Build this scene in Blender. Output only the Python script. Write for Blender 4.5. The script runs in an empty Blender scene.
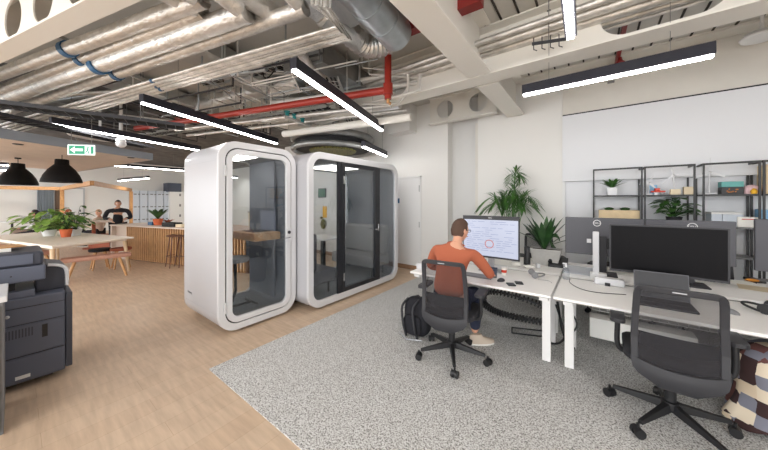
import bpy, bmesh, math, random
from mathutils import Vector, Matrix
random.seed(4)
SC = bpy.context.scene
COL = SC.collection
PI = math.pi
# ------------------------------------------------------------ camera model (used for surveying positions)
F = 277.0; TH = math.atan(208/277.0); H = 1.52; HY = 201.0
CT, ST = math.cos(TH), math.sin(TH)
def ray(u):
    r = (u-384)/F
    return r*CT-ST, r*ST+CT
def P(u, v, z=None, y=None, x=None, d=None):
    a, b = ray(u)
    if z is not None: d = F*(z-H)/(HY-v)
    elif y is not None: d = y/b
    elif x is not None: d = x/a
    return Vector((a*d, b*d, H+(HY-v)/F*d))
E1 = Vector((.967, .256, 0)); E2 = Vector((-.300, .954, 0))
# ------------------------------------------------------------ materials
def S(c):
    return tuple(((x/255)/12.92 if x/255 <= .04045 else ((x/255+.055)/1.055)**2.4) for x in c)
def mat(name, rgb, rough=.5, metal=0., var=0., scale=20., bump=0., bscale=None, spec=.5, emit=None, es=0., rgb2=None, coat=0., stretch=None, alpha=None, trans=0.):
    m = bpy.data.materials.new(name); m.use_nodes = True
    nt = m.node_tree; N = nt.nodes; L = nt.links; b = N['Principled BSDF']
    c = S(rgb)
    b.inputs['Base Color'].default_value = (*c, 1)
    b.inputs['Roughness'].default_value = rough; b.inputs['Metallic'].default_value = metal
    b.inputs['Specular IOR Level'].default_value = spec
    b.inputs['Coat Weight'].default_value = coat
    b.inputs['Transmission Weight'].default_value = trans
    if alpha is not None: b.inputs['Alpha'].default_value = alpha
    if emit:
        b.inputs['Emission Color'].default_value = (*S(emit), 1); b.inputs['Emission Strength'].default_value = es
    tc = N.new('ShaderNodeTexCoord'); mp = N.new('ShaderNodeMapping'); L.new(tc.outputs['Object'], mp.inputs[0])
    if stretch: mp.inputs['Scale'].default_value = stretch
    if var or rgb2:
        n = N.new('ShaderNodeTexNoise'); n.inputs['Scale'].default_value = scale; n.inputs['Detail'].default_value = 4
        L.new(mp.outputs[0], n.inputs['Vector'])
        r = N.new('ShaderNodeValToRGB')
        r.color_ramp.elements[0].position = .35; r.color_ramp.elements[1].position = .65
        c2 = S(rgb2) if rgb2 else tuple(min(1, x*(1+var)) for x in c)
        c1 = c if rgb2 else tuple(x*(1-var) for x in c)
        r.color_ramp.elements[0].color = (*c1, 1); r.color_ramp.elements[1].color = (*c2, 1)
        L.new(n.outputs['Fac'], r.inputs[0]); L.new(r.outputs[0], b.inputs['Base Color'])
    if bump:
        n2 = N.new('ShaderNodeTexNoise'); n2.inputs['Scale'].default_value = bscale or scale; n2.inputs['Detail'].default_value = 5
        L.new(mp.outputs[0], n2.inputs['Vector'])
        bp = N.new('ShaderNodeBump'); bp.inputs['Strength'].default_value = bump; bp.inputs['Distance'].default_value = .01
        L.new(n2.outputs['Fac'], bp.inputs['Height']); L.new(bp.outputs[0], b.inputs['Normal'])
    return m
def mat_wood_floor():
    m = bpy.data.materials.new('oak_plank_floor'); m.use_nodes = True
    nt = m.node_tree; N = nt.nodes; L = nt.links; b = N['Principled BSDF']
    tc = N.new('ShaderNodeTexCoord'); mp = N.new('ShaderNodeMapping')
    mp.inputs['Rotation'].default_value = (0, 0, PI/2)
    L.new(tc.outputs['Object'], mp.inputs[0])
    br = N.new('ShaderNodeTexBrick'); br.inputs['Scale'].default_value = 1
    br.inputs['Brick Width'].default_value = 1.4; br.inputs['Row Height'].default_value = .18
    br.inputs['Mortar Size'].default_value = .0016; br.inputs['Mortar Smooth'].default_value = .3
    br.inputs['Color1'].default_value = (*S((206, 179, 152)), 1); br.inputs['Color2'].default_value = (*S((212, 187, 161)), 1)
    br.inputs['Mortar'].default_value = (*S((188, 160, 133)), 1)
    br.offset = .37
    L.new(mp.outputs[0], br.inputs['Vector'])
    mp2 = N.new('ShaderNodeMapping'); mp2.inputs['Scale'].default_value = (1.6, 14, 1); mp2.inputs['Rotation'].default_value = (0, 0, PI/2)
    L.new(tc.outputs['Object'], mp2.inputs[0])
    n = N.new('ShaderNodeTexNoise'); n.inputs['Scale'].default_value = 2.2; n.inputs['Detail'].default_value = 6
    L.new(mp2.outputs[0], n.inputs['Vector'])
    r = N.new('ShaderNodeValToRGB'); r.color_ramp.elements[0].position = .3; r.color_ramp.elements[1].position = .7
    r.color_ramp.elements[0].color = (.72, .70, .68, 1); r.color_ramp.elements[1].color = (1.0, 1.0, 1.0, 1)
    L.new(n.outputs['Fac'], r.inputs[0])
    mx = N.new('ShaderNodeMix'); mx.data_type = 'RGBA'; mx.blend_type = 'MULTIPLY'; mx.inputs[0].default_value = .75
    L.new(br.outputs['Color'], mx.inputs[6]); L.new(r.outputs[0], mx.inputs[7])
    L.new(mx.outputs[2], b.inputs['Base Color']); b.inputs['Roughness'].default_value = .42
    return m
def mat_carpet():
    m = bpy.data.materials.new('speckled_carpet'); m.use_nodes = True
    nt = m.node_tree; N = nt.nodes; L = nt.links; b = N['Principled BSDF']
    tc = N.new('ShaderNodeTexCoord')
    n = N.new('ShaderNodeTexNoise'); n.inputs['Scale'].default_value = 105; n.inputs['Detail'].default_value = 3
    L.new(tc.outputs['Object'], n.inputs['Vector'])
    r = N.new('ShaderNodeValToRGB'); e = r.color_ramp.elements
    e[0].position = .36; e[0].color = (*S((118, 117, 115)), 1); e[1].position = .62; e[1].color = (*S((228, 228, 227)), 1)
    k = e.new(.46); k.color = (*S((190, 188, 185)), 1)
    L.new(n.outputs['Fac'], r.inputs[0])
    n3 = N.new('ShaderNodeTexNoise'); n3.inputs['Scale'].default_value = 1.3
    L.new(tc.outputs['Object'], n3.inputs['Vector'])
    mx = N.new('ShaderNodeMix'); mx.data_type = 'RGBA'; mx.blend_type = 'MULTIPLY'
    mr = N.new('ShaderNodeMapRange'); mr.inputs[3].default_value = 0; mr.inputs[4].default_value = .18
    L.new(n3.outputs['Fac'], mr.inputs[0]); L.new(mr.outputs[0], mx.inputs[0])
    mx.inputs[7].default_value = (.6, .58, .55, 1)
    L.new(r.outputs[0], mx.inputs[6]); L.new(mx.outputs[2], b.inputs['Base Color'])
    b.inputs['Roughness'].default_value = .95; b.inputs['Specular IOR Level'].default_value = .1
    bp = N.new('ShaderNodeBump'); bp.inputs['Strength'].default_value = .5; bp.inputs['Distance'].default_value = .006
    L.new(n.outputs['Fac'], bp.inputs['Height']); L.new(bp.outputs[0], b.inputs['Normal'])
    return m
def mat_glass(name, tint, refl=.12):
    m = bpy.data.materials.new(name); m.use_nodes = True
    nt = m.node_tree; N = nt.nodes; L = nt.links
    for n in list(N):
        if n.type != 'OUTPUT_MATERIAL': N.remove(n)
    out = [n for n in N if n.type == 'OUTPUT_MATERIAL'][0]
    t = N.new('ShaderNodeBsdfTransparent'); t.inputs[0].default_value = (*tint, 1)
    g = N.new('ShaderNodeBsdfGlossy'); g.inputs['Roughness'].default_value = .02; g.inputs['Color'].default_value = (.9, .93, .95, 1)
    lw = N.new('ShaderNodeLayerWeight'); lw.inputs['Blend'].default_value = .5
    pw = N.new('ShaderNodeMath'); pw.operation = 'POWER'; pw.inputs[1].default_value = 4; L.new(lw.outputs['Facing'], pw.inputs[0])
    ad = N.new('ShaderNodeMath'); ad.operation = 'ADD'; ad.inputs[1].default_value = refl; ad.use_clamp = True
    L.new(pw.outputs[0], ad.inputs[0])
    mx = N.new('ShaderNodeMixShader'); L.new(ad.outputs[0], mx.inputs[0]); L.new(t.outputs[0], mx.inputs[1]); L.new(g.outputs[0], mx.inputs[2])
    L.new(mx.outputs[0], out.inputs[0])
    return m
def mat_mesh(name, rgb, fac, scale=260):
    m = bpy.data.materials.new(name); m.use_nodes = True
    nt = m.node_tree; N = nt.nodes; L = nt.links; b = N['Principled BSDF']
    b.inputs['Base Color'].default_value = (*S(rgb), 1); b.inputs['Roughness'].default_value = .8
    out = [n for n in N if n.type == 'OUTPUT_MATERIAL'][0]
    t = N.new('ShaderNodeBsdfTransparent')
    tc = N.new('ShaderNodeTexCoord'); ck = N.new('ShaderNodeTexChecker'); ck.inputs['Scale'].default_value = scale
    L.new(tc.outputs['Object'], ck.inputs['Vector'])
    mr = N.new('ShaderNodeMapRange'); mr.inputs[3].default_value = fac-.12; mr.inputs[4].default_value = fac+.12
    L.new(ck.outputs['Fac'], mr.inputs[0])
    mx = N.new('ShaderNodeMixShader'); L.new(mr.outputs[0], mx.inputs[0]); L.new(t.outputs[0], mx.inputs[1]); L.new(b.outputs[0], mx.inputs[2])
    L.new(mx.outputs[0], out.inputs[0])
    return m
def mat_deck():
    m = bpy.data.materials.new('ribbed_deck_soffit'); m.use_nodes = True
    nt = m.node_tree; N = nt.nodes; L = nt.links; b = N['Principled BSDF']
    tc = N.new('ShaderNodeTexCoord'); mp = N.new('ShaderNodeMapping'); mp.inputs['Scale'].default_value = (1, 1, 1)
    L.new(tc.outputs['Object'], mp.inputs[0])
    n = N.new('ShaderNodeTexNoise'); n.inputs['Scale'].default_value = 3; L.new(mp.outputs[0], n.inputs['Vector'])
    r = N.new('ShaderNodeValToRGB'); r.color_ramp.elements[0].color = (*S((190, 187, 180)), 1); r.color_ramp.elements[1].color = (*S((206, 203, 196)), 1)
    L.new(n.outputs['Fac'], r.inputs[0]); L.new(r.outputs[0], b.inputs['Base Color']); b.inputs['Roughness'].default_value = .8
    return m
def mat_plaid():
    m = bpy.data.materials.new('plaid_wool'); m.use_nodes = True
    nt = m.node_tree; N = nt.nodes; L = nt.links; b = N['Principled BSDF']
    tc = N.new('ShaderNodeTexCoord'); mp = N.new('ShaderNodeMapping'); mp.inputs['Rotation'].default_value = (0, 0, .9)
    L.new(tc.outputs['Object'], mp.inputs[0])
    v = N.new('ShaderNodeTexVoronoi'); v.distance = 'CHEBYCHEV'; v.inputs['Scale'].default_value = 12; v.inputs['Randomness'].default_value = .25
    L.new(mp.outputs[0], v.inputs['Vector'])
    sp = N.new('ShaderNodeSeparateColor'); L.new(v.outputs['Color'], sp.inputs[0])
    r = N.new('ShaderNodeValToRGB'); r.color_ramp.interpolation = 'CONSTANT'; e = r.color_ramp.elements
    e[0].position = 0; e[0].color = (*S((62, 42, 42)), 1); e[1].position = .82; e[1].color = (*S((128, 128, 140)), 1)
    for p, c in ((.22, (226, 206, 178)), (.42, (112, 72, 68)), (.6, (232, 216, 192))):
        k = e.new(p); k.color = (*S(c), 1)
    L.new(sp.outputs[0], r.inputs[0]); L.new(r.outputs[0], b.inputs['Base Color']); b.inputs['Roughness'].default_value = .95
    return m
M = {}
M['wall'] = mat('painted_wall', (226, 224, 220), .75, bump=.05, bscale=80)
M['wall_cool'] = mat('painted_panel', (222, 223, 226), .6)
M['wall_shade'] = mat('recess_paint_shaded', (214, 213, 211), .7)  # darker copy of the wall paint, recess shade put into the colour
M['soffit'] = mat('painted_plaster', (218, 214, 206), .8, var=.03, scale=3)
M['beam'] = mat('cream_painted_steel', (226, 222, 214), .55, bump=.04, bscale=60)
M['deck'] = mat_deck()
M['groove'] = mat('deck_groove_shadow_gap', (52, 47, 43), .9)
M['dark_void'] = mat('dark_service_void', (98, 95, 93), .9, var=.3, scale=3)
M['floor'] = mat_wood_floor()
M['carpet'] = mat_carpet()
M['skirt'] = mat('oak_skirting', (150, 118, 92), .5, var=.1, scale=30)
M['white'] = mat('white_lacquer', (214, 214, 216), .3, coat=.2)
M['white_matt'] = mat('white_matt', (226, 226, 225), .55)
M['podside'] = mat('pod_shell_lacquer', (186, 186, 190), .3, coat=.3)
M['felt'] = mat('dark_felt', (104, 108, 116), .95, bump=.3, bscale=200)
M['felt_light'] = mat('grey_felt', (146, 146, 150), .95, bump=.3, bscale=200)
M['podfloor'] = mat('pod_carpet', (112, 116, 122), .95, var=.15, scale=90)
M['glass'] = mat_glass('pod_glass', (.93, .945, .95), .05)
M['smoke'] = mat_glass('smoked_glass', (.85, .87, .89), .08)
M['clear'] = mat_glass('clear_plastic', (.85, .86, .88), .05)
M['black'] = mat('black_plastic', (30, 30, 32), .45)
M['blackmatt'] = mat('black_matt', (26, 26, 28), .75)
M['charcoal'] = mat('charcoal_plastic', (46, 46, 50), .5)
M['darkmetal'] = mat('dark_powder_coat', (40, 41, 46), .4, metal=.2)
M['lumbody'] = mat('anodised_luminaire_body', (50, 50, 58), .35, metal=.5)
M['foil'] = mat('foil_lagging', (214, 211, 206), .36, metal=.78, var=.14, scale=9, bump=.9, bscale=30)
M['galv'] = mat('galvanised_steel', (176, 182, 186), .36, metal=.8, var=.1, scale=7, bump=.12, bscale=18)
M['galvd'] = mat('dull_galvanised_steel', (142, 142, 140), .45, metal=.7, var=.15, scale=5)
M['brightfoil'] = mat('crinkled_foil', (214, 214, 212), .28, metal=.85, bump=1., bscale=26)
M['conduit'] = mat('white_conduit', (214, 211, 205), .4, metal=.2)
M['tray'] = mat('zinc_cable_tray', (190, 190, 186), .4, metal=.6)
M['red'] = mat('red_painted_pipe', (150, 42, 28), .4)
M['darkred'] = mat('deep_red_painted_steel', (128, 26, 24), .45)
M['blue'] = mat('blue_pipe_clip', (38, 88, 128), .5)
M['teal'] = mat('teal_valve', (40, 140, 140), .5)
M['desk'] = mat('white_desktop', (242, 240, 237), .4)
M['deskleg'] = mat('white_desk_frame', (232, 230, 228), .4)
M['edge'] = mat('desk_edge_band', (160, 155, 150), .5)
M['screenoff'] = mat('unlit_screen', (13, 12, 15), .45, spec=.12)
M['monback'] = mat('grey_monitor_back', (80, 80, 86), .5)
M['screenon'] = mat('lit_screen', (20, 20, 22), .3, emit=(222, 228, 250), es=.36)
M['screenline'] = mat('screen_text', (20, 20, 22), .3, emit=(150, 162, 205), es=.34)
M['screenred'] = mat('screen_chart', (20, 20, 22), .3, emit=(226, 120, 100), es=.36)
M['alu'] = mat('aluminium', (176, 178, 182), .35, metal=.6)
M['chrome'] = mat('polished_metal', (210, 210, 212), .15, metal=1)
M['orange'] = mat('orange_knit', (178, 98, 70), .9, bump=.15, bscale=120)
M['jeans'] = mat('dark_denim', (40, 46, 66), .9)
M['skin'] = mat('skin', (214, 160, 132), .5)
M['skin2'] = mat('skin_tone', (196, 148, 122), .5)
M['hair'] = mat('brown_hair', (84, 62, 50), .8, bump=.8, bscale=60)
M['hairdark'] = mat('dark_hair', (34, 26, 24), .7)
M['shoe'] = mat('beige_suede', (206, 190, 172), .8)
M['blackcloth'] = mat('black_cloth', (30, 30, 36), .9)
M['beige'] = mat('beige_cloth', (206, 184, 166), .9, var=.1, scale=40)
M['rust'] = mat('rust_cloth', (150, 82, 58), .9)
M['meshfab'] = mat_mesh('chair_mesh', (44, 42, 46), .52)
M['seatfab'] = mat('seat_fabric', (44, 44, 48), .95, bump=.2, bscale=200)
M['oak'] = mat('pale_oak', (214, 186, 150), .5, var=.08, scale=14, stretch=(1, 8, 1))
M['oakdark'] = mat('honey_oak', (190, 142, 92), .5, var=.12, scale=14)
M['plywood'] = mat('birch_ply', (222, 198, 158), .55, var=.05, scale=12)
M['slat'] = mat('oak_slat', (196, 152, 106), .55, var=.08, scale=10)
M['stoolmetal'] = mat('brown_stool_metal', (104, 68, 52), .5)
M['slatgap'] = mat('slat_backing', (112, 78, 52), .8)
M['tan'] = mat('tan_upholstery', (178, 132, 112), .75, var=.06, scale=20)
M['leaf'] = mat('leaf_green', (46, 88, 38), .45, rgb2=(84, 128, 58), scale=9)
M['leafdark'] = mat('dark_leaf', (30, 62, 30), .4, rgb2=(58, 96, 50), scale=9)
M['leafpale'] = mat('pale_leaf', (104, 146, 60), .5, rgb2=(150, 184, 92), scale=12)
M['soil'] = mat('potting_soil', (58, 46, 38), .95)
M['terracotta'] = mat('terracotta', (196, 98, 58), .8)
M['concrete'] = mat('grey_planter', (172, 170, 166), .8, var=.04, scale=30)
M['slate'] = mat('printer_shell', (90, 95, 110), .5)
M['slated'] = mat('printer_shell_dark', (60, 63, 74), .5)
M['podwood'] = mat('walnut_grain_shelf', (168, 138, 108), .5, var=.18, scale=9)
M['lidgrey'] = mat('dark_grey_lid', (84, 84, 90), .5)
M['ctop'] = mat('cabinet_grey', (122, 122, 124), .5)
M['exit'] = mat('exit_green', (10, 40, 30), .4, emit=(30, 180, 130), es=.4)
M['exitw'] = mat('exit_white', (200, 210, 205), .4, emit=(235, 248, 244), es=.4)
M['led'] = mat('led_diffuser', (255, 255, 255), .4, emit=(255, 252, 250), es=14.)
M['podled_dim'] = mat('dim_pod_light', (255, 255, 255), .4, emit=(255, 248, 238), es=1.6)
M['podled'] = mat('pod_light_diffuser', (255, 255, 255), .4, emit=(255, 248, 238), es=5.)
M['lampblack'] = mat('black_enamel', (10, 9, 10), .6, spec=.2)
M['ledfar'] = mat('led_diffuser_far', (255, 255, 255), .4, emit=(255, 252, 246), es=16.)
M['pendin'] = mat('gold_shade_lining', (226, 178, 96), .35, metal=.4)
M['bulb'] = mat('warm_bulb', (255, 240, 210), .4, emit=(255, 222, 170), es=12.)
M['raft'] = mat('pale_timber_raft', (214, 196, 182), .6, var=.04, scale=4)
M['tabletop_cream'] = mat('cream_tabletop', (236, 226, 212), .45)
M['raftedge'] = mat('grey_raft_edge', (140, 146, 154), .5)
M['curtain'] = mat('grey_blue_curtain', (172, 180, 188), .9, var=.1, scale=6, stretch=(1, 1, .05))
M['brown'] = mat('brown_curtain', (112, 92, 78), .9)
M['lockers'] = mat('pale_blue_locker', (204, 212, 222), .5)
M['navy'] = mat('navy_panel', (62, 70, 88), .5)
M['fabric_grey'] = mat('grey_sofa_wool', (92, 92, 98), .95, bump=.3, bscale=150)
M['fabric_grey2'] = mat('mid_grey_sofa_wool', (142, 140, 140), .95, bump=.3, bscale=150)
M['yellow'] = mat('yellow_paint', (234, 178, 40), .6)
M['artgreen'] = mat('teal_green_frame', (34, 84, 74), .5, rgb2=(120, 160, 130), scale=22)
M['olive'] = mat('olive_paint', (132, 132, 60), .6, rgb2=(60, 50, 30), scale=30)
M['pink'] = mat('pale_pink', (226, 190, 194), .6)
M['tealbox'] = mat('turquoise_card', (98, 164, 160), .6)
M['orangedot'] = mat('orange_print', (196, 120, 60), .6)
M['plaid'] = mat_plaid()
M['paper'] = mat('paper', (240, 238, 232), .7)
M['kraft'] = mat('cream_card', (222, 206, 176), .7)
M['bluebox'] = mat('light_blue_plastic', (130, 180, 214), .5)
M['wirewhite'] = mat('white_cable', (220, 220, 218), .5)
M['redtoy'] = mat('red_toy', (206, 62, 40), .5)
M['orangecloth'] = mat('orange_cloth', (226, 150, 60), .85)
# ------------------------------------------------------------ mesh builder
class MB:
    def __init__(s): s.v = []; s.f = []; s.sm = []
    def add(s, vs, fs, smooth=False):
        o = len(s.v); s.v += [Vector(q) for q in vs]; s.f += [tuple(i+o for i in f) for f in fs]; s.sm += [smooth]*len(fs)
        return s
    def box(s, a, b, rz=0., piv=None):
        x0, y0, z0 = [min(a[i], b[i]) for i in range(3)]; x1, y1, z1 = [max(a[i], b[i]) for i in range(3)]
        vs = [Vector(q) for q in ((x0,y0,z0),(x1,y0,z0),(x1,y1,z0),(x0,y1,z0),(x0,y0,z1),(x1,y0,z1),(x1,y1,z1),(x0,y1,z1))]
        if rz:
            pv = Vector(piv) if piv else Vector(((x0+x1)/2, (y0+y1)/2, 0)); R = Matrix.Rotation(rz, 3, 'Z')
            vs = [R @ (q-pv)+pv for q in vs]
        return s.add(vs, [(0,3,2,1),(4,5,6,7),(0,1,5,4),(1,2,6,5),(2,3,7,6),(3,0,4,7)])
    def bar(s, p, q, w, h, up=(0,0,1)):
        p = Vector(p); q = Vector(q); t = (q-p).normalized(); up = Vector(up)
        if abs(t.dot(up)) > .98: up = Vector((0, 1, 0))
        sd = t.cross(up).normalized(); n = sd.cross(t).normalized()
        vs = []
        for c in (p, q):
            for a, b in ((-1,-1),(1,-1),(1,1),(-1,1)): vs.append(c+sd*(a*w/2)+n*(b*h/2))
        return s.add(vs, [(0,1,2,3),(7,6,5,4),(0,4,5,1),(1,5,6,2),(2,6,7,3),(3,7,4,0)])
    def tube(s, pts, r, n=10, cap=True, closed=False):
        pts = [Vector(p) for p in pts]; k = len(pts)
        rs = r if isinstance(r, (list, tuple)) else [r]*k
        vs = []; prev = None
        for i, p in enumerate(pts):
            if closed: t = (pts[(i+1) % k]-pts[i-1]).normalized()
            else: t = (pts[min(i+1, k-1)]-pts[max(i-1, 0)]).normalized()
            if prev is None:
                a = Vector((0,0,1)) if abs(t.z) < .9 else Vector((1,0,0)); n1 = t.cross(a).normalized()
            else:
                n1 = (prev-t*prev.dot(t)); n1 = n1.normalized() if n1.length > 1e-5 else t.orthogonal().normalized()
            prev = n1; n2 = t.cross(n1)
            for j in range(n):
                a = 2*PI*j/n; vs.append(p+(n1*math.cos(a)+n2*math.sin(a))*rs[i])
        fs = []
        for i in range(k if closed else k-1):
            i2 = (i+1) % k
            for j in range(n):
                j2 = (j+1) % n; fs.append((i*n+j, i*n+j2, i2*n+j2, i2*n+j))
        s.add(vs, fs, True)
        if cap and not closed:
            o = len(s.v)-len(vs); s.f += [tuple(o+j for j in range(n))[::-1], tuple(o+(k-1)*n+j for j in range(n))]; s.sm += [False, False]
        return s
    def cyl(s, p, q, r, n=16, r2=None): return s.tube([p, q], [r, r2 if r2 is not None else r], n)
    def lathe(s, prof, c=(0,0,0), n=24):
        c = Vector(c); vs = []; k = len(prof)
        for r, z in prof:
            for j in range(n):
                a = 2*PI*j/n; vs.append(c+Vector((r*math.cos(a), r*math.sin(a), z)))
        fs = [(i*n+j, i*n+(j+1) % n, (i+1)*n+(j+1) % n, (i+1)*n+j) for i in range(k-1) for j in range(n)]
        s.add(vs, fs, True); o = len(s.v)-len(vs)
        if prof[0][0] > 1e-4: s.f.append(tuple(o+j for j in range(n))[::-1]); s.sm.append(False)
        if prof[-1][0] > 1e-4: s.f.append(tuple(o+(k-1)*n+j for j in range(n))); s.sm.append(False)
        return s
    def ball(s, c, r, n=14, m=9):
        r = r if isinstance(r, (tuple, list)) else (r, r, r); c = Vector(c); vs = []
        for i in range(m+1):
            a = PI*i/m
            for j in range(n):
                b = 2*PI*j/n; vs.append(c+Vector((r[0]*math.sin(a)*math.cos(b), r[1]*math.sin(a)*math.sin(b), -r[2]*math.cos(a))))
        return s.add(vs, [(i*n+j, i*n+(j+1) % n, (i+1)*n+(j+1) % n, (i+1)*n+j) for i in range(m) for j in range(n)], True)
    def prism(s, poly, fn, a, b, smooth=False):
        # poly of 2D points, fn(p, t) -> 3D
        n = len(poly); vs = [fn(p, a) for p in poly]+[fn(p, b) for p in poly]
        s.add(vs, [(i, (i+1) % n, n+(i+1) % n, n+i) for i in range(n)], smooth)
        o = len(s.v)-2*n; s.f += [tuple(o+i for i in range(n))[::-1], tuple(o+n+i for i in range(n))]; s.sm += [False, False]
        return s
    def ring(s, outer, inner, fn, a, b):
        n = len(outer); vs = [fn(p, a) for p in outer]+[fn(p, a) for p in inner]+[fn(p, b) for p in outer]+[fn(p, b) for p in inner]
        fs = []
        for i in range(n):
            j = (i+1) % n
            fs += [(i, n+i, n+j, j), (2*n+i, 2*n+j, 3*n+j, 3*n+i), (i, j, 2*n+j, 2*n+i), (n+j, n+i, 3*n+i, 3*n+j)]
        return s.add(vs, fs, False)
    def leaf(s, p, d, L, w, droop=.4, n=6, up=(0,0,1), fold=.15):
        p = Vector(p); d = Vector(d).normalized(); up = Vector(up)
        sd = d.cross(up)
        sd = sd.normalized() if sd.length > .05 else d.orthogonal().normalized()
        nn = sd.cross(d).normalized(); vs = []
        for i in range(n+1):
            t = i/n; c = p+d*(L*t)+Vector((0, 0, -droop*L*t*t)); ww = w*math.sin(PI*min(1, (t*.93+.07)))**.8
            vs += [c-sd*ww/2+nn*ww*fold, c, c+sd*ww/2+nn*ww*fold]
        fs = []
        for i in range(n):
            o = 3*i; fs += [(o, o+1, o+4, o+3), (o+1, o+2, o+5, o+4)]
        return s.add(vs, fs, True)
def rrect(w, h, r, k=8, cx=0, cy=0):
    out = []
    for sx, sy, a0 in ((1, 1, 0), (-1, 1, PI/2), (-1, -1, PI), (1, -1, 1.5*PI)):
        for i in range(k+1):
            a = a0+PI/2*i/k; out.append((cx+sx*(w/2-r)+r*math.cos(a), cy+sy*(h/2-r)+r*math.sin(a)))
    return out
def wrap(p, z=0): return Vector(p)
def build(name, mb, m, parent=None, bevel=0., world=True, seg=2, sub=0):
    vs = mb.v
    if parent is not None and world:
        inv = (Matrix.Translation(parent_loc(parent)) @ Matrix.Rotation(parent_rz(parent), 4, 'Z')).inverted()
        vs = [inv @ v for v in vs]; loc = Vector((0, 0, 0))
    elif parent is None:
        xs = [v.x for v in vs]; ys = [v.y for v in vs]; zs = [v.z for v in vs]
        loc = Vector(((min(xs)+max(xs))/2, (min(ys)+max(ys))/2, min(zs))); vs = [v-loc for v in vs]
    else: loc = Vector((0, 0, 0))
    me = bpy.data.meshes.new(name); me.from_pydata([tuple(v) for v in vs], [], mb.f); me.validate()
    bm = bmesh.new(); bm.from_mesh(me); bmesh.ops.recalc_face_normals(bm, faces=bm.faces[:]) if not getattr(mb, 'norecalc', False) else None
    bm.to_mesh(me); bm.free()
    for i, p in enumerate(me.polygons): p.use_smooth = mb.sm[i] if i < len(mb.sm) else False
    if any(mb.sm): me.set_sharp_from_angle(angle=math.radians(50))
    me.materials.append(M[m] if isinstance(m, str) else m)
    o = bpy.data.objects.new(name, me); COL.objects.link(o); o.location = loc
    if parent is not None:
        o.parent = parent
        if '_l' in parent: o['_l'] = tuple(parent['_l']); o['_r'] = parent['_r']
    if bevel:
        b = o.modifiers.new('bevel', 'BEVEL'); b.width = bevel; b.segments = seg; b.limit_method = 'ANGLE'; b.angle_limit = math.radians(35); b.harden_normals = False
    if sub:
        q = o.modifiers.new('subdivision', 'SUBSURF'); q.levels = sub; q.render_levels = sub
    return o
def parent_loc(p): return Vector(p['_l']) if '_l' in p else Vector((0, 0, 0))
def parent_rz(p): return p['_r'] if '_r' in p else 0.
_roots = []
def thing(name, label, cat, loc=(0,0,0), rz=0., group=None, kind=None):
    o = bpy.data.objects.new(name, None); COL.objects.link(o); o.empty_display_size = .05
    o.location = loc; o.rotation_euler = (0, 0, rz); o['_l'] = tuple(loc); o['_r'] = rz; _roots.append(o)
    o['label'] = label; o['category'] = cat
    if group: o['group'] = group
    if kind: o['kind'] = kind
    return o
def tag(o, label, cat, group=None, kind=None):
    o['label'] = label; o['category'] = cat
    if group: o['group'] = group
    if kind: o['kind'] = kind
    return o
def struct(name, mb, m, bevel=0.):
    o = build(name, mb, m, None, bevel); o['kind'] = 'structure'; return o
def solo(name, mb, m, label, cat, group=None, bevel=0., sub=0, kind=None):
    return tag(build(name, mb, m, None, bevel, sub=sub), label, cat, group, kind)
def dup(root, loc, rz, label=None, group=None):
    c = root.copy(); COL.objects.link(c); c.location = loc; c.rotation_euler = (0, 0, rz)
    if label: c['label'] = label
    if group: c['group'] = group
    c['_l'] = tuple(loc); c['_r'] = rz
    if c.type == 'EMPTY': _roots.append(c)
    for ch in list(root.children):
        k = ch.copy(); COL.objects.link(k); k.parent = c
        for g in list(ch.children):
            q = g.copy(); COL.objects.link(q); q.parent = k
    return c
def arc(c, r, a0, a1, n, fn): return [fn(c, r, a0+(a1-a0)*i/n) for i in range(n+1)]
def bez(p0, p1, p2, n=10):
    p0, p1, p2 = Vector(p0), Vector(p1), Vector(p2)
    return [p0*(1-t)**2+p1*2*t*(1-t)+p2*t*t for t in [i/n for i in range(n+1)]]
def smoothpath(pts, n=6):
    pts = [Vector(p) for p in pts]; out = []
    for i in range(len(pts)-1):
        a = pts[max(i-1, 0)]; b = pts[i]; c = pts[i+1]; d = pts[min(i+2, len(pts)-1)]
        for k in range(n):
            t = k/n; out.append(.5*((2*b)+(c-a)*t+(2*a-5*b+4*c-d)*t*t+(-a+3*b-3*c+d)*t**3))
    out.append(pts[-1]); return out
def text(name, body, size, m, parent, loc, rot, depth=.001):
    cu = bpy.data.curves.new(name, 'FONT'); cu.body = body; cu.size = size; cu.extrude = depth; cu.align_x = 'CENTER'; cu.align_y = 'CENTER'
    tmp = bpy.data.objects.new('tmp', cu); COL.objects.link(tmp)
    dg = bpy.context.evaluated_depsgraph_get(); me = bpy.data.meshes.new_from_object(tmp.evaluated_get(dg))
    bpy.data.objects.remove(tmp)
    o = bpy.data.objects.new(name, me); COL.objects.link(o); me.materials.clear(); me.materials.append(M[m])
    inv = Matrix.Identity(4)
    if parent is not None:
        inv = (Matrix.Translation(parent_loc(parent)) @ Matrix.Rotation(parent_rz(parent), 4, 'Z')).inverted(); o.parent = parent
    from mathutils import Euler
    W = Matrix.Translation(Vector(loc)) @ Euler(rot).to_matrix().to_4x4()
    o.matrix_local = inv @ W
    return o
# ============================================================ SETTING
ZS = 3.58
struct('floor', MB().box((-21, -6, -.1), (5.5, 9, 0)), 'floor')
struct('floor_carpet', MB().box((-2.76, 1.05, .0005), (5.3, 5.25, .008)), 'carpet')
b = MB().box((-7, -3, ZS), (5.5, 5.7, ZS+.2)); struct('ceiling', b, 'deck')
struct('ceiling_hall', MB().box((-21, -6, ZS), (-7.005, 9, ZS+.2)), 'dark_void')
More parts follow.
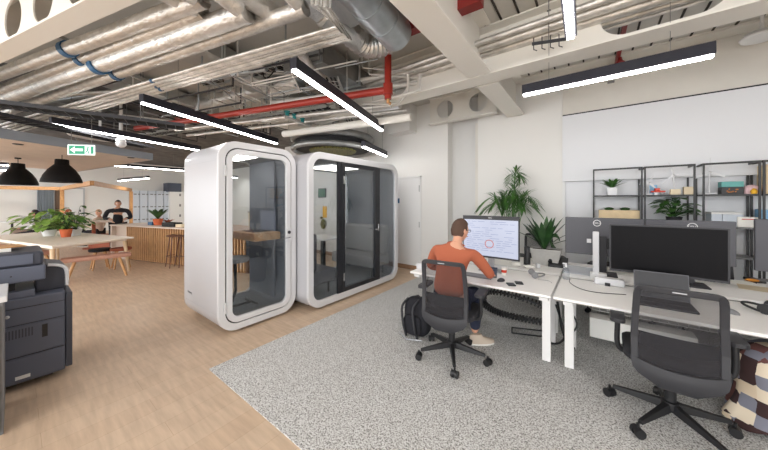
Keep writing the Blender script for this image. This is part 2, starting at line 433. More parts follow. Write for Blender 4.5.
# door wall with the recess, the pier and the panelled wall
struct('wall_back', MB().box((-7.3, 5.25, 0), (-2.33, 5.7, ZS)), 'wall')
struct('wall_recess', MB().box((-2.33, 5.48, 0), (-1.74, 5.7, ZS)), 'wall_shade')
struct('wall_pier', MB().box((-1.74, 5.3, 0), (-.38, 5.7, ZS)), 'wall')
struct('wall_pier_trim', MB().box((-1.80, 5.33, 0), (-1.742, 5.48, 3.02)), 'soffit')
struct('wall_upper', MB().box((-.379, 5.31, 2.9), (5.5, 5.7, ZS)), 'soffit')
struct('wall_panel', MB().box((-.379, 5.26, 1.83), (5.5, 5.60, 2.875)), 'wall_cool')
struct('wall_lower', MB().box((-.379, 5.33, 0), (5.5, 5.7, 1.829)), 'wall_cool')
struct('shadow_gap_strip', MB().box((-.379, 5.285, 2.876), (5.5, 5.5, 2.899)), 'blackmatt')  # black strip painting the shade of the gap above the panel
struct('trim_2', MB().box((-.378, 5.27, 0), (-.345, 5.329, 1.829)), 'white_matt')
struct('baseboard_back', MB().box((-7.3, 5.232, .009), (-2.34, 5.249, .11)), 'skirt')
struct('wall_right', MB().box((5.31, -3, 0), (5.5, 5.25, ZS)), 'wall')
struct('wall_hall', MB().box((-20.3, -6, 0), (-20, 9, ZS)), 'wall')
struct('wall_hall_end', MB().box((-20, 8.5, 0), (-7.3, 8.7, ZS)), 'wall')
struct('wall_hall_side', MB().box((-7.32, 5.701, 0), (-7.2, 8.5, ZS)), 'wall')
# door beside the meeting pod
d1 = thing('door_1', 'white door set in the wall beside the larger pod', 'door', (-3.27, 5.249, .009)); d1['kind'] = 'structure'
build('door_frame', MB().box((-3.60, 5.228, .01), (-3.57, 5.249, 2.06)).box((-2.97, 5.228, .01), (-2.94, 5.249, 2.06)).box((-3.60, 5.228, 2.03), (-2.94, 5.249, 2.06)), 'white_matt', d1)
build('door_leaf', MB().box((-3.565, 5.236, .012), (-2.975, 5.249, 2.025)), 'white_matt', d1, .002)
build('hinge', MB().box((-2.985, 5.226, 1.72), (-2.972, 5.236, 1.86)), 'galvd', d1)
build('hinge', MB().box((-2.985, 5.226, .95), (-2.972, 5.236, 1.07)), 'galvd', d1)
build('door_sign', MB().box((-3.555, 5.230, 1.47), (-3.49, 5.236, 1.58)), 'blue', d1)
for i, yy in enumerate((-2.0, 1.5)):
    # doors in the far hall wall
    dd = thing('door_%d' % (i+2), ['white door in the far hall wall seen left of the curtain', 'white door in the far hall wall between curtain and lockers'][i], 'door', (-20, yy, 0)); dd['kind'] = 'structure'
    build('door_leaf', MB().box((-19.999, yy-.5, .01), (-19.96, yy+.5, 2.1)), 'white_matt', dd)
    build('door_frame', MB().box((-19.999, yy+.5, .01), (-19.94, yy+.56, 2.16)).box((-19.999, yy-.56, .01), (-19.94, yy-.5, 2.16)).box((-19.999, yy-.5, 2.101), (-19.94, yy+.5, 2.16)), 'alu', dd)
    build('door_handle', MB().box((-19.959, yy+.38, 1.0), (-19.9, yy+.42, 1.1)), 'black', dd)
# dark strips just below the slab, standing in for the shade in the deck grooves
for i in range(36):
    x = -1.55+i*.18
    struct('ceiling_groove_shade', MB().box((x, .2, ZS-.012), (x+.02, 5.04, ZS-.001)), 'groove')
struct('ceiling_margin', MB().box((-1.0, 5.05, ZS-.03), (5.3, 5.3, ZS-.001)), 'soffit')

# ============================================================ STEELWORK
def ibeam(name, p, q, zb, h, fw, holes=None, label='', m='beam', tf=.02, tw=.012, hr=.17, slots=None):
    """castellated I beam: bottom flange at zb, web with round holes, top flange"""
    p = Vector((p[0], p[1], 0)); q = Vector((q[0], q[1], 0)); t = (q-p); L = t.length; t.normalize(); n = Vector((-t.y, t.x, 0))
    r = thing(name, label, 'beam', (p+q)/2+Vector((0, 0, zb)))
    z = Vector((0, 0, 1))
    build('bottom_flange', MB().bar(p+z*(zb+tf/2), q+z*(zb+tf/2), fw, tf), m, r, .003)
    build('top_flange', MB().bar(p+z*(zb+h-tf/2), q+z*(zb+h-tf/2), fw, tf), m, r, .003)
    w = MB(); sp = holes or .62; k = max(1, int(L/sp)); sp = L/k; zc = h/2; hh = h/2-tf
    if hr == 0:
        build('web', MB().bar(p+z*(zb+h/2), q+z*(zb+h/2), tw, h-2*tf), m, r); return r
    if slots is not None:
        for (s0, s1, a0, rr_) in slots:      # cell from s0 to s1, stadium opening of half length a0, end radius rr_ (0 = solid)
            c = p+t*((s0+s1)/2); hw = (s1-s0)/2; ns = 48; inner = []; outer = []
            if not rr_:
                w.bar(p+t*s0+z*(zb+zc), p+t*s1+z*(zb+zc), tw, h-2*tf); continue
            for j in range(ns):
                if j < ns//2: b_ = -PI/2+PI*j/(ns//2-1); inner.append((a0+rr_*math.cos(b_), rr_*math.sin(b_)))
                else: b_ = PI/2+PI*(j-ns//2)/(ns//2-1); inner.append((-a0+rr_*math.cos(b_), rr_*math.sin(b_)))
            for g in inner:
                ca, sa = g; s_ = min(hw/max(1e-6, abs(ca)), hh/max(1e-6, abs(sa))); outer.append((ca*s_, sa*s_))
            for cx, cy in ((1,1),(-1,1),(-1,-1),(1,-1)):
                j = min(range(ns), key=lambda q_: (outer[q_][0]-cx*hw)**2+(outer[q_][1]-cy*hh)**2); outer[j] = (cx*hw, cy*hh)
            w.ring(outer, inner, lambda g, dd, c=c: c+t*g[0]+z*(zb+zc+g[1])+n*dd, -tw/2, tw/2)
        build('web', w, m, r); return r
    for i in range(k):
        c = p+t*(sp*(i+.5)); ns = 24
        inner = []; outer = []
        for j in range(ns):
            a = 2*PI*(j+.5)/ns; ca, sa = math.cos(a), math.sin(a)
            inner.append((hr*ca, hr*sa)); s_ = min((sp/2)/max(1e-6, abs(ca)), hh/max(1e-6, abs(sa))); outer.append((ca*s_, sa*s_))
        # snap corners
        for cx, cy in ((1,1),(-1,1),(-1,-1),(1,-1)):
            j = min(range(ns), key=lambda q_: (outer[q_][0]-cx*sp/2)**2+(outer[q_][1]-cy*hh)**2); outer[j] = (cx*sp/2, cy*hh)
        w.ring(outer, inner, lambda g, dd, c=c: c+t*g[0]+z*(zb+zc+g[1])+n*dd, -tw/2, tw/2)
    build('web', w, m, r)
    return r
XH = P(398, 78, y=3.44).x+4.2; XA = P(600, 20, y=3.44).x+4.2; XB = P(735, 10, y=3.44).x+4.2
ibeam('steel_beam', (-1.065, -2.95), (-1.065, 3.28), 3.0, .575, .27, label='large cream steel beam running overhead from the foreground toward the palm', hr=0)
ibeam('steel_beam', (-1.065, 3.62), (-1.065, 5.24), 3.0, .575, .27, label='short cream beam length reaching the back wall above the palm', hr=0)
ibeam('steel_beam', (-4.2, 3.44), (5.2, 3.44), 3.0, .575, .27, label='cream beam crossing the room overhead behind the long right-hand lamp', slots=[(0, XH-.5, 0, 0), (XH-.5, XH+.5, 0, .19), (XH+.5, XA-.25, 0, 0), (XA-.25, XB+.25, (XB-XA)/2-.2, .2), (XB+.25, 9.4, 0, 0)])
ibeam('steel_beam', (-2.63, 5.06), (-1.33, 5.06), 3.06, .515, .16, holes=.65, label='cream beam with two round holes against the wall left of the palm', hr=.17)
pa = P(0, 56, z=3.0); t1 = E1
ibeam('steel_beam', P(-60, 83, z=3.0)[:2], P(150, -17, z=3.0)[:2], 3.0, .575, .16, holes=.58, label='cream steel beam with oval-looking holes in the upper left corner', hr=.19)
struct('trim_3', MB().box((-3.6, 4.95, 3.0), (-3.05, 5.24, ZS-.002)), 'wall')
# ============================================================ LUMINAIRES
LUMR = None
def luminaire(p, q, label, w=.075, h=.10, m='led', up=ZS):
    p = Vector(p); q = Vector(q); t = (q-p).normalized(); zz = Vector((0, 0, 1))
    r = thing('linear_luminaire', label, 'light', (p+q)/2)
    build('housing', MB().bar(p+zz*(h/2+.012), q+zz*(h/2+.012), w, h), 'lumbody', r, .003)
    build('diffuser', MB().bar(p+t*.01+zz*.003, q-t*.01+zz*.003, w-.03, .017), m, r)
    for k in (.18, .82):
        c = p+(q-p)*k
        build('suspension_wire', MB().cyl(c+zz*(h+.012), (c.x, c.y, up-.003), .0025, 6), 'galvd', r)
        build('ceiling_cup', MB().cyl((c.x, c.y, up-.03), (c.x, c.y, up-.002), .02, 10), 'galvd', r)
    return r
luminaire(P(522.5, 96, z=2.7), P(715, 56, z=2.7), 'long black linear lamp hanging on the right below the crossing beam')
luminaire(P(293, 70, z=2.7), P(382, 131, z=2.7), 'black linear lamp slanting down above the gap between the two pods')
luminaire(P(141, 103, z=2.7), P(277, 144, z=2.7), 'black linear lamp hanging above the smaller pod')
luminaire(P(50, 124, z=2.7), P(200, 151, z=2.7), 'black linear lamp hanging just behind the exit sign')
luminaire(P(363, 147, z=2.5), P(386, 156.5, z=2.5), 'short black linear lamp above the far end of the larger pod', w=.08, up=ZS)
luminaire(P(566, -22, z=2.75), P(571, 39, z=2.75), 'brightly lit linear lamp cut off by the top edge right of the big beam', h=.06)
# unseen lamps added out of view to light the room
luminaire((-1.9, -2.6, 2.7), (-1.9, -.4, 2.7), 'added unseen linear lamp behind the viewpoint on the left')
luminaire((1.6, -2.6, 2.7), (1.6, -.4, 2.7), 'added unseen linear lamp behind the viewpoint on the right')
luminaire((3.6, .8, 2.75), (3.6, 3.2, 2.75), 'added unseen linear lamp beyond the right edge of the photograph')
# hall
for k, (u0, v0, u1, v1, lb) in enumerate(((119, 181, 148, 178.5, 'slim lit lamp far off over the slatted counter'), (0, 165, 9, 165.5, 'upper slim lit lamp far off at the left edge behind the pendants'), (0, 171, 12, 170.5, 'lower slim lit lamp far off at the left edge behind the pendants'))):
    luminaire(P(u0, v0, z=2.45), P(u1, v1, z=2.45), lb, w=.12, m='ledfar')
for k, (x, y) in enumerate(((-8.5, 5.6), (-15, 3.5), (-12, -1.5), (-17.5, .5), (-17, 6.8), (-10.5, 7.2))):  # made-up lamps, added to brighten the hall
    luminaire((x, y-1.2, 2.9), (x, y+1.2, 2.9), 'added linear lamp high in the hall, ' + ['hidden from the desks by the larger pod', 'beyond the counter', 'left of the white table', 'near the far doors', 'near the far lockers', 'behind the pods'][k], w=.16, m='ledfar')
# ============================================================ PIPES, top left
def pipe(name, pts, r, m, label, cat='pipe', n=14, group=None):
    return solo(name, MB().tube(pts, r, n), m, label, cat, group)
ZC = Vector((0, 0, 1))
def ext(p, q, a, b):
    p = Vector(p); q = Vector(q); t = (q-p).normalized(); return p-t*a, q+t*b
def run(name, u0, v0, u1, v1, z, r, m, label, a=0., b=0., tail=None, n=14, clips=()):
    p, q = ext(P(u0, v0, z=z), P(u1, v1, z=z), a, b)
    pts = [p, q]+[q+Vector(t) for t in (tail or [])]
    rt = thing(name, label, 'pipe', (p+q)/2-ZC*r)
    build('lagging' if m in ('foil', 'brightfoil') else 'barrel', MB().tube(pts, r, n), m, rt)
    # joint bands
    L = (q-p).length; t = (q-p).normalized(); k = int(L/1.1)
    for i in range(1, k+1):
        c = p+t*(L*i/(k+1)); build('joint_band', MB().tube([c-t*.018, c+t*.018], r*1.03, n), 'brightfoil' if m == 'foil' else m, rt)
    for uc in clips:
        c = P(uc, v0+(v1-v0)*(uc-u0)/(u1-u0), z=z)
        build('clamp', MB().tube([c-t*.038, c+t*.038], r*1.2, n), 'blue', rt)
    return rt
dA = [(-.0, -.9, .0)]
run('lagged_pipe', 70, 48.5, 190, 4, 3.10, .066, 'foil', 'thick foil-lagged pipe nearest the cream left beam, first of four', a=4, b=.15, clips=(68,), tail=[(-.02, -.05, 0), (0, -.5, 0), (0, -1.8, 0)])
run('lagged_pipe', 90, 56, 196, 15, 3.12, .062, 'foil', 'thick foil-lagged pipe, second from the cream left beam', a=4, b=.1, clips=(82,), tail=[(-.02, -.05, 0), (0, -.5, 0), (0, -1.8, 0)])
run('lagged_pipe', 128, 55, 222, 21.5, 3.06, .082, 'foil', 'thickest foil-lagged pipe, third from the cream left beam', a=4, b=.3, clips=(99,), tail=[(-.02, -.05, .02), (0, -.5, .12), (0, -1.8, .15)])
run('lagged_pipe', 128, 70, 240, 31, 3.08, .062, 'foil', 'foil-lagged pipe, fourth from the cream left beam', a=4, b=.75, clips=(117,), tail=[(-.02, -.05, .02), (0, -.5, .12), (0, -1.8, .15)])
run('lagged_pipe', 214, -6, 262, 20, 3.2, .05, 'foil', 'narrow foil-lagged pipe crossing above the four thick pipes')
for i, (dv) in enumerate((0, 4.4, 8.2, 12.2, 16)):
    p0 = P(150, 81.5+dv*.85, z=2.98); q0 = P(338+i*3.2, 27+dv*.72, z=2.98)
    p0, q0 = ext(p0, q0, 5.0, 0)
    up = P(313+i*4.2, 5+i*.8, z=3.02)
    rr = (.02, .026, .018, .026, .016)[i]
    rt = thing('thin_lagged_pipe', ['highest', 'second', 'middle', 'fourth', 'lowest'][i]+' of five thin foil pipes running side by side to the large duct', 'pipe', q0-ZC*rr)
    build('lagging', MB().tube([p0, q0, up, up+Vector((0, 0, .5))], rr, 10), 'foil', rt)
    if i in (0, 2, 3):
        c = P((147, 155, 163)[(0, 2, 3).index(i)], 79+dv*.85, z=2.98); t = (q0-p0).normalized(); c = p0+t*((c-p0).dot(t))
        build('clamp', MB().tube([c-t*.02, c+t*.02], rr*1.25, 10), 'blue', rt)
# support channel across the pipes
solo('support_channel', MB().bar(P(52, 33, z=3.24), P(150, 84, z=3.24), .04, .04), 'tray', 'grey slotted steel channel carrying the foil pipes at their blue clamps', 'bracket')
# round ducts
def duct(u0, v0, u1, v1, z, r, m, label, a=0, b=0, rib=0):
    p, q = ext(P(u0, v0, z=z), P(u1, v1, z=z), a, b); t = (q-p).normalized()
    rt = thing('round_duct', label, 'duct', (p+q)/2-ZC*r)
    e = q+t*r*.55; build('barrel', MB().tube([p, q, q+t*r*.25+ZC*0, e], [r, r, r*.93, r*.62], 24), m, rt)
    L = (q-p).length
    for i in range(1, 5):
        c = p+t*(L*i/5); build('joint_band', MB().tube([c-t*.012, c+t*.012], r*1.035, 24), m, rt)
    return rt
duct(243, -4, 280, 18, 3.15, .075, 'foil', 'foil-wrapped round duct with a rounded end above the thin pipe bundle', a=.4)
duct(352, -18, 396, 34, 3.22, .165, 'galv', 'big galvanised round duct left of the large cream beam', a=.6)
pts = smoothpath([P(322, 12, z=3.38), P(350, 34, z=3.32), P(366, 46, z=3.3), P(385, 44, z=3.36), P(400, 34, z=3.42)], 8)
solo('flexible_duct', MB().tube(pts, [.12+.008*((i % 2)*2-1) for i in range(len(pts))], 20), 'brightfoil', 'shiny crinkled flexible duct elbow under the galvanised duct', 'duct')
def rduct(u0, v0, u1, v1, z, w, h, label, m='galvd'):
    p, q = P(u0, v0, z=z), P(u1, v1, z=z)
    rt = thing('rectangular_duct', label, 'duct', (p+q)/2)
    build('casing', MB().bar(p, q, w, h), m, rt, .004)
    t = (q-p).normalized(); L = (q-p).length
    for i in range(0, int(L/.8)+1):
        c = p+t*(.04+i*.8); build('flange', MB().bar(c-t*.012, c+t*.012, w+.05, h+.05), 'galv', rt)
    return rt
rduct(300, -24, 352, 18, 3.40, .46, .2, 'flat silver rectangular duct behind the bent end of the thin pipes', 'brightfoil')
rduct(300, 55, 362, 92, 3.36, .62, .26, 'dull steel rectangular duct above the slanting lamp')
rduct(180, 40, 330, 120, 3.42, .5, .2, 'long pale rectangular duct running back above the red pipe', 'tray')
rduct(95, 72, 210, 112, 3.42, .5, .2, 'rectangular duct crossing behind the foil pipes on the left', 'tray')
rduct(20, 92, 130, 118, 3.42, .6, .2, 'rectangular duct in the dark ceiling at the far left')
# diagonal lagged leg beside the lamp
pts = smoothpath([P(301, 52, z=3.18), P(312, 70, z=3.16), P(330, 84, z=3.1), P(345, 96, z=3.1)], 6)
solo('lagged_pipe', MB().tube(pts, .055, 14), 'foil', 'short bent foil pipe dropping behind the top of the slanting lamp', 'pipe')
# ============================================================ RED SPRINKLER PIPE
rp = thing('sprinkler_pipe', 'bright red sprinkler pipe crossing the ceiling above the pods with an upright end', 'pipe', P(300, 103, z=2.95))
a_, b_ = P(136, 128.5, z=2.95), P(388, 90, z=2.95)
build('main_run', MB().tube([a_, b_], .048, 16), 'red', rp)
build('riser', MB().tube([b_-ZC*.12, b_+ZC*.58], .045, 16), 'red', rp)
build('collar', MB().tube([b_-ZC*.06, b_+ZC*.08], .062, 16), 'red', rp)
build('collar', MB().tube([a_+(b_-a_)*.32, a_+(b_-a_)*.34], .064, 16), 'red', rp)
build('branch', MB().tube([a_+(b_-a_)*.32, a_+(b_-a_)*.32+Vector((-.9, .1, .28)), a_+(b_-a_)*.32+Vector((-2.0, .2, .34))], .03, 12), 'red', rp)
build('drain_valve', MB().cyl(b_-ZC*.12, b_-ZC*.17, .022, 10).ball(b_-ZC*.18+Vector((.03, 0, 0)), .02), 'oakdark', rp)
for uc in (212, 271, 347):
    c = P(uc, 128.5-(uc-136)*.1528, z=2.95)
    build('hanger', MB().tube([c-ZC*.055+Vector((0, 0, 0)), c+Vector((.05, 0, 0)), c+ZC*.055, (c.x, c.y, ZS-.002)], .006, 6), 'conduit', rp)
solo('red_steel_section', MB().bar(P(395, 33, z=3.47), P(482, -3, z=3.47), .12, .14), 'darkred', 'deep red steel section passing above the large cream beam', 'beam')
solo('red_steel_section', MB().bar(P(616, 66, z=3.52), P(629, 5, z=3.52), .045, .05), 'darkred', 'narrow deep red bar under the deck above the long right-hand lamp', 'beam')
c = P(620, 61, z=3.45); solo('ceiling_sprinkler', MB().lathe([(.0, -.05), (.05, -.045), (.055, -.02), (.03, 0), (.02, .05)], c, 14), 'darkred', 'dark red sprinkler rosette over the long right-hand lamp', 'sprinkler')
# conduits parallel to the crossing beam (silver lagged group)
for i, (v, r) in enumerate(((22, .032), (29, .05), (37, .05), (44, .028), (48.5, .018))):
    p = P(540, v, z=3.3); yy = p.y
    pipe('lagged_pipe', [(-4.1 if i != 3 else -2.6, yy, 3.3), (5.2, yy, 3.3)], r, 'foil', ['highest-looking silver lagged pipe, farthest from the crossing beam', 'second silver lagged pipe of the row before the crossing beam', 'middle silver lagged pipe of the row before the crossing beam', 'thin silver lagged pipe, second closest to the crossing beam', 'thinnest silver lagged pipe, closest to the crossing beam'][i], group=None)
# cable basket hanger
hg = thing('cable_hanger', 'small wire cable hanger dangling left of the bright top lamp', 'bracket', P(549, 46, z=3.1))
a_, b_ = P(532, 44, z=3.12), P(566, 39, z=3.12)
build('crossbar', MB().bar(a_, b_, .012, .03), 'charcoal', hg)
for k in (.05, .3, .55, .8):
    c = a_+(b_-a_)*k; build('hook', MB().tube([c+ZC*.06, c-ZC*.06, c-ZC*.08+Vector((.03, .0, 0))], .005, 6), 'charcoal', hg)
build('rod', MB().cyl((a_+b_)/2, ((a_+b_)/2).xy.to_3d()+ZC*(ZS-.003), .005, 6), 'galvd', hg)
# white conduit loop near the red riser
for i, du in enumerate((0, 11)):
    pipe('conduit', [P(362+du, 104-du*.2, z=2.95), P(399+du, 104-du, z=2.95), P(408+du*1.1, 92-du*.2, z=3.0), P(408+du*1.1, 74, z=3.2)], .018, 'conduit', ['white conduit bending up just right of the red riser', 'outer white conduit bending up right of the red riser'][i], 'conduit', 8)
# cable trays (ladder type) and clutter
def ctray(u0, v0, u1, v1, z, w, label, m='tray', a=0, b=0):
    p, q = ext(P(u0, v0, z=z), P(u1, v1, z=z), a, b); t = (q-p).normalized(); s_ = Vector((-t.y, t.x, 0)); L = (q-p).length
    rt = thing('cable_tray', label, 'cable tray', (p+q)/2)
    build('side_rail', MB().bar(p+s_*w/2, q+s_*w/2, .008, .05).bar(p-s_*w/2, q-s_*w/2, .008, .05), m, rt)
    g = MB()
    for i in range(int(L/.12)): c = p+t*(.06+i*.12); g.bar(c-s_*w/2-ZC*.02, c+s_*w/2-ZC*.02, .01, .006)
    build('rung', g, m, rt)['kind'] = 'stuff'
    cb = MB()
    for k in (-.3, -.05, .22): cb.tube([p+s_*w*k, q+s_*w*(k+.1)], .012, 6)
    build('cable', cb, 'blackmatt', rt)['kind'] = 'stuff'
    for k in (.2, .8):
        for sg in (-1, 1):
            c = p+(q-p)*k+s_*sg*w/2; build('drop_rod', MB().cyl(c, (c.x, c.y, ZS-.003), .005, 6), 'galvd', rt)
    return rt
ctray(210, 82, 300, 64, 3.35, .2, 'zinc cable tray high behind the thin foil pipes', a=.2)
ctray(0, 104, 48, 110, 2.75, .3, 'dark cable tray hanging at the far left over the timber raft', 'charcoal', a=.8, b=1.5)
ctray(6, 117, 110, 139, 2.68, .26, 'black cable tray alongside the edge of the timber raft', 'darkmetal', a=.9, b=.8)
ctray(330, 78, 352, 125, 3.1, .2, 'cable tray behind the slanting lamp above the larger pod')
ctray(195, 128, 330, 108, 3.1, .22, 'cable tray running below the red pipe toward the curved duct', a=3)
for i, (u0, v0, u1, v1, z, r, m, lb) in enumerate((
    (190, 128, 385, 106, 2.98, .04, 'foil', 'foil pipe running just under the red pipe'),
    (200, 134, 400, 111, 2.98, .03, 'foil', 'thinner foil pipe below the one under the red pipe'),
    (300, 132, 405, 118, 2.8, .06, 'soffit', 'buff lagged pipe above the curved duct'),
    (292, 100, 410, 84, 3.2, .03, 'conduit', 'pale conduit passing behind the slanting lamp'),
    (290, 92, 420, 70, 3.3, .03, 'conduit', 'pale conduit high behind the red riser'),
    (0, 99, 110, 92, 3.2, .03, 'foil', 'thin foil pipe over the dark cable tray at far left'),
    (60, 100, 260, 70, 3.25, .03, 'galv', 'thin steel pipe behind the thin foil bundle'),
    )):
    p, q = ext(P(u0, v0, z=z), P(u1, v1, z=z), .4, .1); pipe('service_pipe', [p, q], r, m, lb, 'pipe', 10)
rnd = random.Random(8)
for i in range(26):
    u = 188+rnd.random()*200; v = 66+rnd.random()*60
    if v > 112: z = 3.0
    else: z = 3.25
    p = P(u, v, z=z); k = rnd.choice((0, 1, 2)); t = (E1, E2, (E1+E2*.6).normalized())[k]
    L = .5+rnd.random()*1.1
    q = p+t*L
    pipe('conduit', [p+ZC*(ZS-.004-p.z), p, q] if k == 2 else [p, q, q+ZC*(ZS-.004-q.z)], .009+.006*rnd.random(), rnd.choice(('conduit', 'galv', 'charcoal', 'tray')), 'thin ceiling conduit among the services above the pods', 'conduit', 8, group='thin conduits above the pods')
for i in range(16):
    u = rnd.random()*175; v = 96+rnd.random()*26
    p = P(u, v, z=3.1); t = rnd.choice((E1, E2)); q = p+t*(1+rnd.random()*1.5)
    pipe('conduit', [p, q, q+ZC*.46], .014, rnd.choice(('conduit', 'galv', 'charcoal', 'charcoal')), 'thin conduit in the dark ceiling over the hall', 'conduit', 8, group='thin conduits in the dark hall ceiling')
for i, (u0, v0, u1, v1, z, w_, m, lb) in enumerate((
    (196, 106, 300, 80, 3.4, .26, 'brightfoil', 'crinkled foil duct directly above the red pipe'),
    (250, 88, 345, 66, 3.42, .22, 'galv', 'bright steel duct left of the slanting lamp'),
    (300, 122, 400, 104, 3.25, .2, 'brightfoil', 'foil duct between the red pipe and the curved duct'),
    (205, 76, 262, 62, 3.3, .14, 'conduit', 'white painted casing behind the thin foil pipes'),
    (120, 118, 190, 126, 3.2, .3, 'conduit', 'white painted casing above the lamp at the smaller pod'))):
    p, q = P(u0, v0, z=z), P(u1, v1, z=z)
    if i in (0, 2): solo('foil_duct', MB().tube([p, q], w_/2, 18), m, lb, 'duct')
    else: solo('service_casing', MB().bar(p, q, w_, .1), m, lb, 'casing', bevel=.006)
for i in range(22):
    u = 190+rnd.random()*110; v = 70+rnd.random()*40; p = P(u, v, z=3.12); t = rnd.choice((E1, E2, (E2-E1*.5).normalized())); q = p+t*(.3+.7*rnd.random())
    pipe('conduit', [p+ZC*(ZS-.004-p.z), p, q], .008+.005*rnd.random(), rnd.choice(('conduit', 'galv', 'tray', 'brightfoil')), 'thin bright conduit hanging over the smaller pod', 'conduit', 8, group='thin bright conduits over the smaller pod')
# black cables drooping
for i, (u, v) in enumerate(((262, 72), (372, 8), (378, 14))):
    p = P(u, v, z=3.3); pts = smoothpath([p, p+Vector((.1, 0, -.12)), p+Vector((.22, .05, -.02)), p+Vector((.3, .1, .2))], 6)
    pipe('drooping_cable', pts, .008, 'blackmatt', 'black cable loop drooping '+['under the thin pipes', 'beside the galvanised duct', 'between the galvanised duct and the cream beam'][i], 'cable', 6)
# curved duct above meeting pod
c0 = P(333, 146, z=2.75)
cd = thing('curved_duct', 'grey curved duct ring hanging over the larger pod', 'duct', c0)
ringp = [c0+Vector((math.cos(a)*.85, math.sin(a)*.85, 0)) for a in [2*PI*i/40 for i in range(40)]]
build('upper_ring', MB().tube([p+ZC*.12 for p in ringp], .07, 10, closed=True), 'galvd', cd)
build('lower_ring', MB().tube([p-ZC*.10 for p in ringp], .055, 10, closed=True), 'galvd', cd)
build('core', MB().lathe([(.0, -.1), (.80, -.1), (.80, .1), (0, .1)], c0, 32), 'blackmatt', cd)
build('base_plate', MB().lathe([(.0, -.14), (.5, -.14), (.52, -.11), (0, -.11)], c0, 32), 'olive', cd)
build('drop_rod', MB().cyl(c0+ZC*.1, (c0.x, c0.y, ZS-.003), .012, 8), 'galvd', cd)
# pipe clip assembly with teal valves
vb = thing('valve_assembly', 'pipe bracket with small teal valves hanging below the red pipe', 'valve', P(300, 115, z=2.9))
a_, b_ = P(284, 116, z=2.9), P(311, 127, z=2.9)
build('channel', MB().bar(a_, b_, .035, .035), 'tray', vb)
for k in (.1, .35, .65):
    c = a_+(b_-a_)*k+ZC*.05; build('valve', MB().cyl(c-ZC*.03, c+ZC*.03, .03, 12).cyl(c+ZC*.03, c+ZC*.05, .045, 12), 'teal', vb)
build('drop_rod', MB().cyl(b_, (b_.x, b_.y, ZS-.003), .005, 6), 'galvd', vb); build('drop_rod', MB().cyl(a_, (a_.x, a_.y, ZS-.003), .005, 6), 'galvd', vb)
# white column standing beyond the smaller pod
struct('column', MB().box((-9.4, 6.2, 0), (-8.7, 6.9, ZS-.002)), 'wall')
# ceiling disc speaker, right
c = P(762, 38, z=3.3); sp = solo('ceiling_speaker', MB().lathe([(0, 0), (.15, 0), (.16, .02), (.13, .06), (.05, .09), (.015, .1), (.015, ZS-c.z-.003)], c, 32), 'white_matt', 'round white ceiling disc cut by the right edge of the photograph', 'speaker')
c = P(611, 82, y=5.3)
solo('wall_mark', MB().box((c.x-.04, 5.29, c.z-.015), (c.x+.04, 5.309, c.z+.015)), 'ctop', 'small grey vent mark on the cream wall under the long right-hand lamp', 'vent')
# round discs hanging in the hall
c = P(100, 138, z=2.75); solo('ceiling_disc', MB().lathe([(0, 0), (.42, 0), (.44, .03), (.4, .06), (.02, .07), (.02, ZS-c.z-.003)], c, 32), 'white_matt', 'flat round white disc hanging behind the exit sign', 'ceiling disc')
c = P(121, 145, z=2.55); 
dm = thing('dome_camera', 'small white dome camera hanging under the lamp behind the exit sign', 'camera', c)
build('mount', MB().lathe([(.0, .04), (.07, .04), (.07, .1), (.03, .12), (.02, ZS-c.z-.003)], c, 16), 'white_matt', dm)
build('dome', MB().lathe([(.0, -.05), (.05, -.035), (.075, .0), (.075, .04)], c, 16), 'white', dm)
# exit sign
c = P(81.5, 150, d=4.6); ex = thing('exit_sign', 'hanging green and white emergency exit sign with a left arrow and running figure', 'sign', c)
RX = TH+.12
def exl(dx, dy, dz): return c+Matrix.Rotation(RX, 3, 'Z') @ Vector((dx, dy, dz))
def exbox(a, b): 
    m = MB().box(a, b); R = Matrix.Rotation(RX, 3, 'Z'); m.v = [R @ v+c for v in m.v]; return m
build('panel', exbox((-.20, -.008, -.085), (.20, .008, .085)), 'exitw', ex, .003)
build('green_field', exbox((-.175, -.011, -.07), (.055, -.0081, .07)), 'exit', ex)
ar = MB().prism([(-.16, 0), (-.09, .055), (-.09, .02), (.03, .02), (.03, -.02), (-.09, -.02), (-.09, -.055)], lambda g, t: c+Matrix.Rotation(RX, 3, 'Z') @ Vector((g[0], t, g[1])), -.013, -.0111)
build('arrow', ar, 'exitw', ex)
def R3(x, y, z): return c+Matrix.Rotation(RX, 3, 'Z') @ Vector((x, y, z))
build('running_figure', MB().ball(R3(.105, -.01, .048), .012, 8, 6).tube([R3(.1, -.011, .03), R3(.095, -.011, -.01), R3(.115, -.011, -.03), R3(.105, -.011, -.062)], .006, 6).tube([R3(.095, -.011, -.01), R3(.078, -.011, -.03), R3(.068, -.011, -.05)], .006, 6).tube([R3(.075, -.011, .01), R3(.1, -.011, .028), R3(.125, -.011, .01)], .005, 6), 'exit', ex)
build('door_symbol', exbox((.145, -.011, -.062), (.185, -.0081, .062)), 'exit', ex)
build('suspension_rod', MB().cyl(exl(-.15, 0, .08), exl(-.15, 0, ZS-c.z-.003), .004, 6), 'galvd', ex); build('suspension_rod', MB().cyl(exl(.15, 0, .08), exl(.15, 0, ZS-c.z-.003), .004, 6), 'galvd', ex)
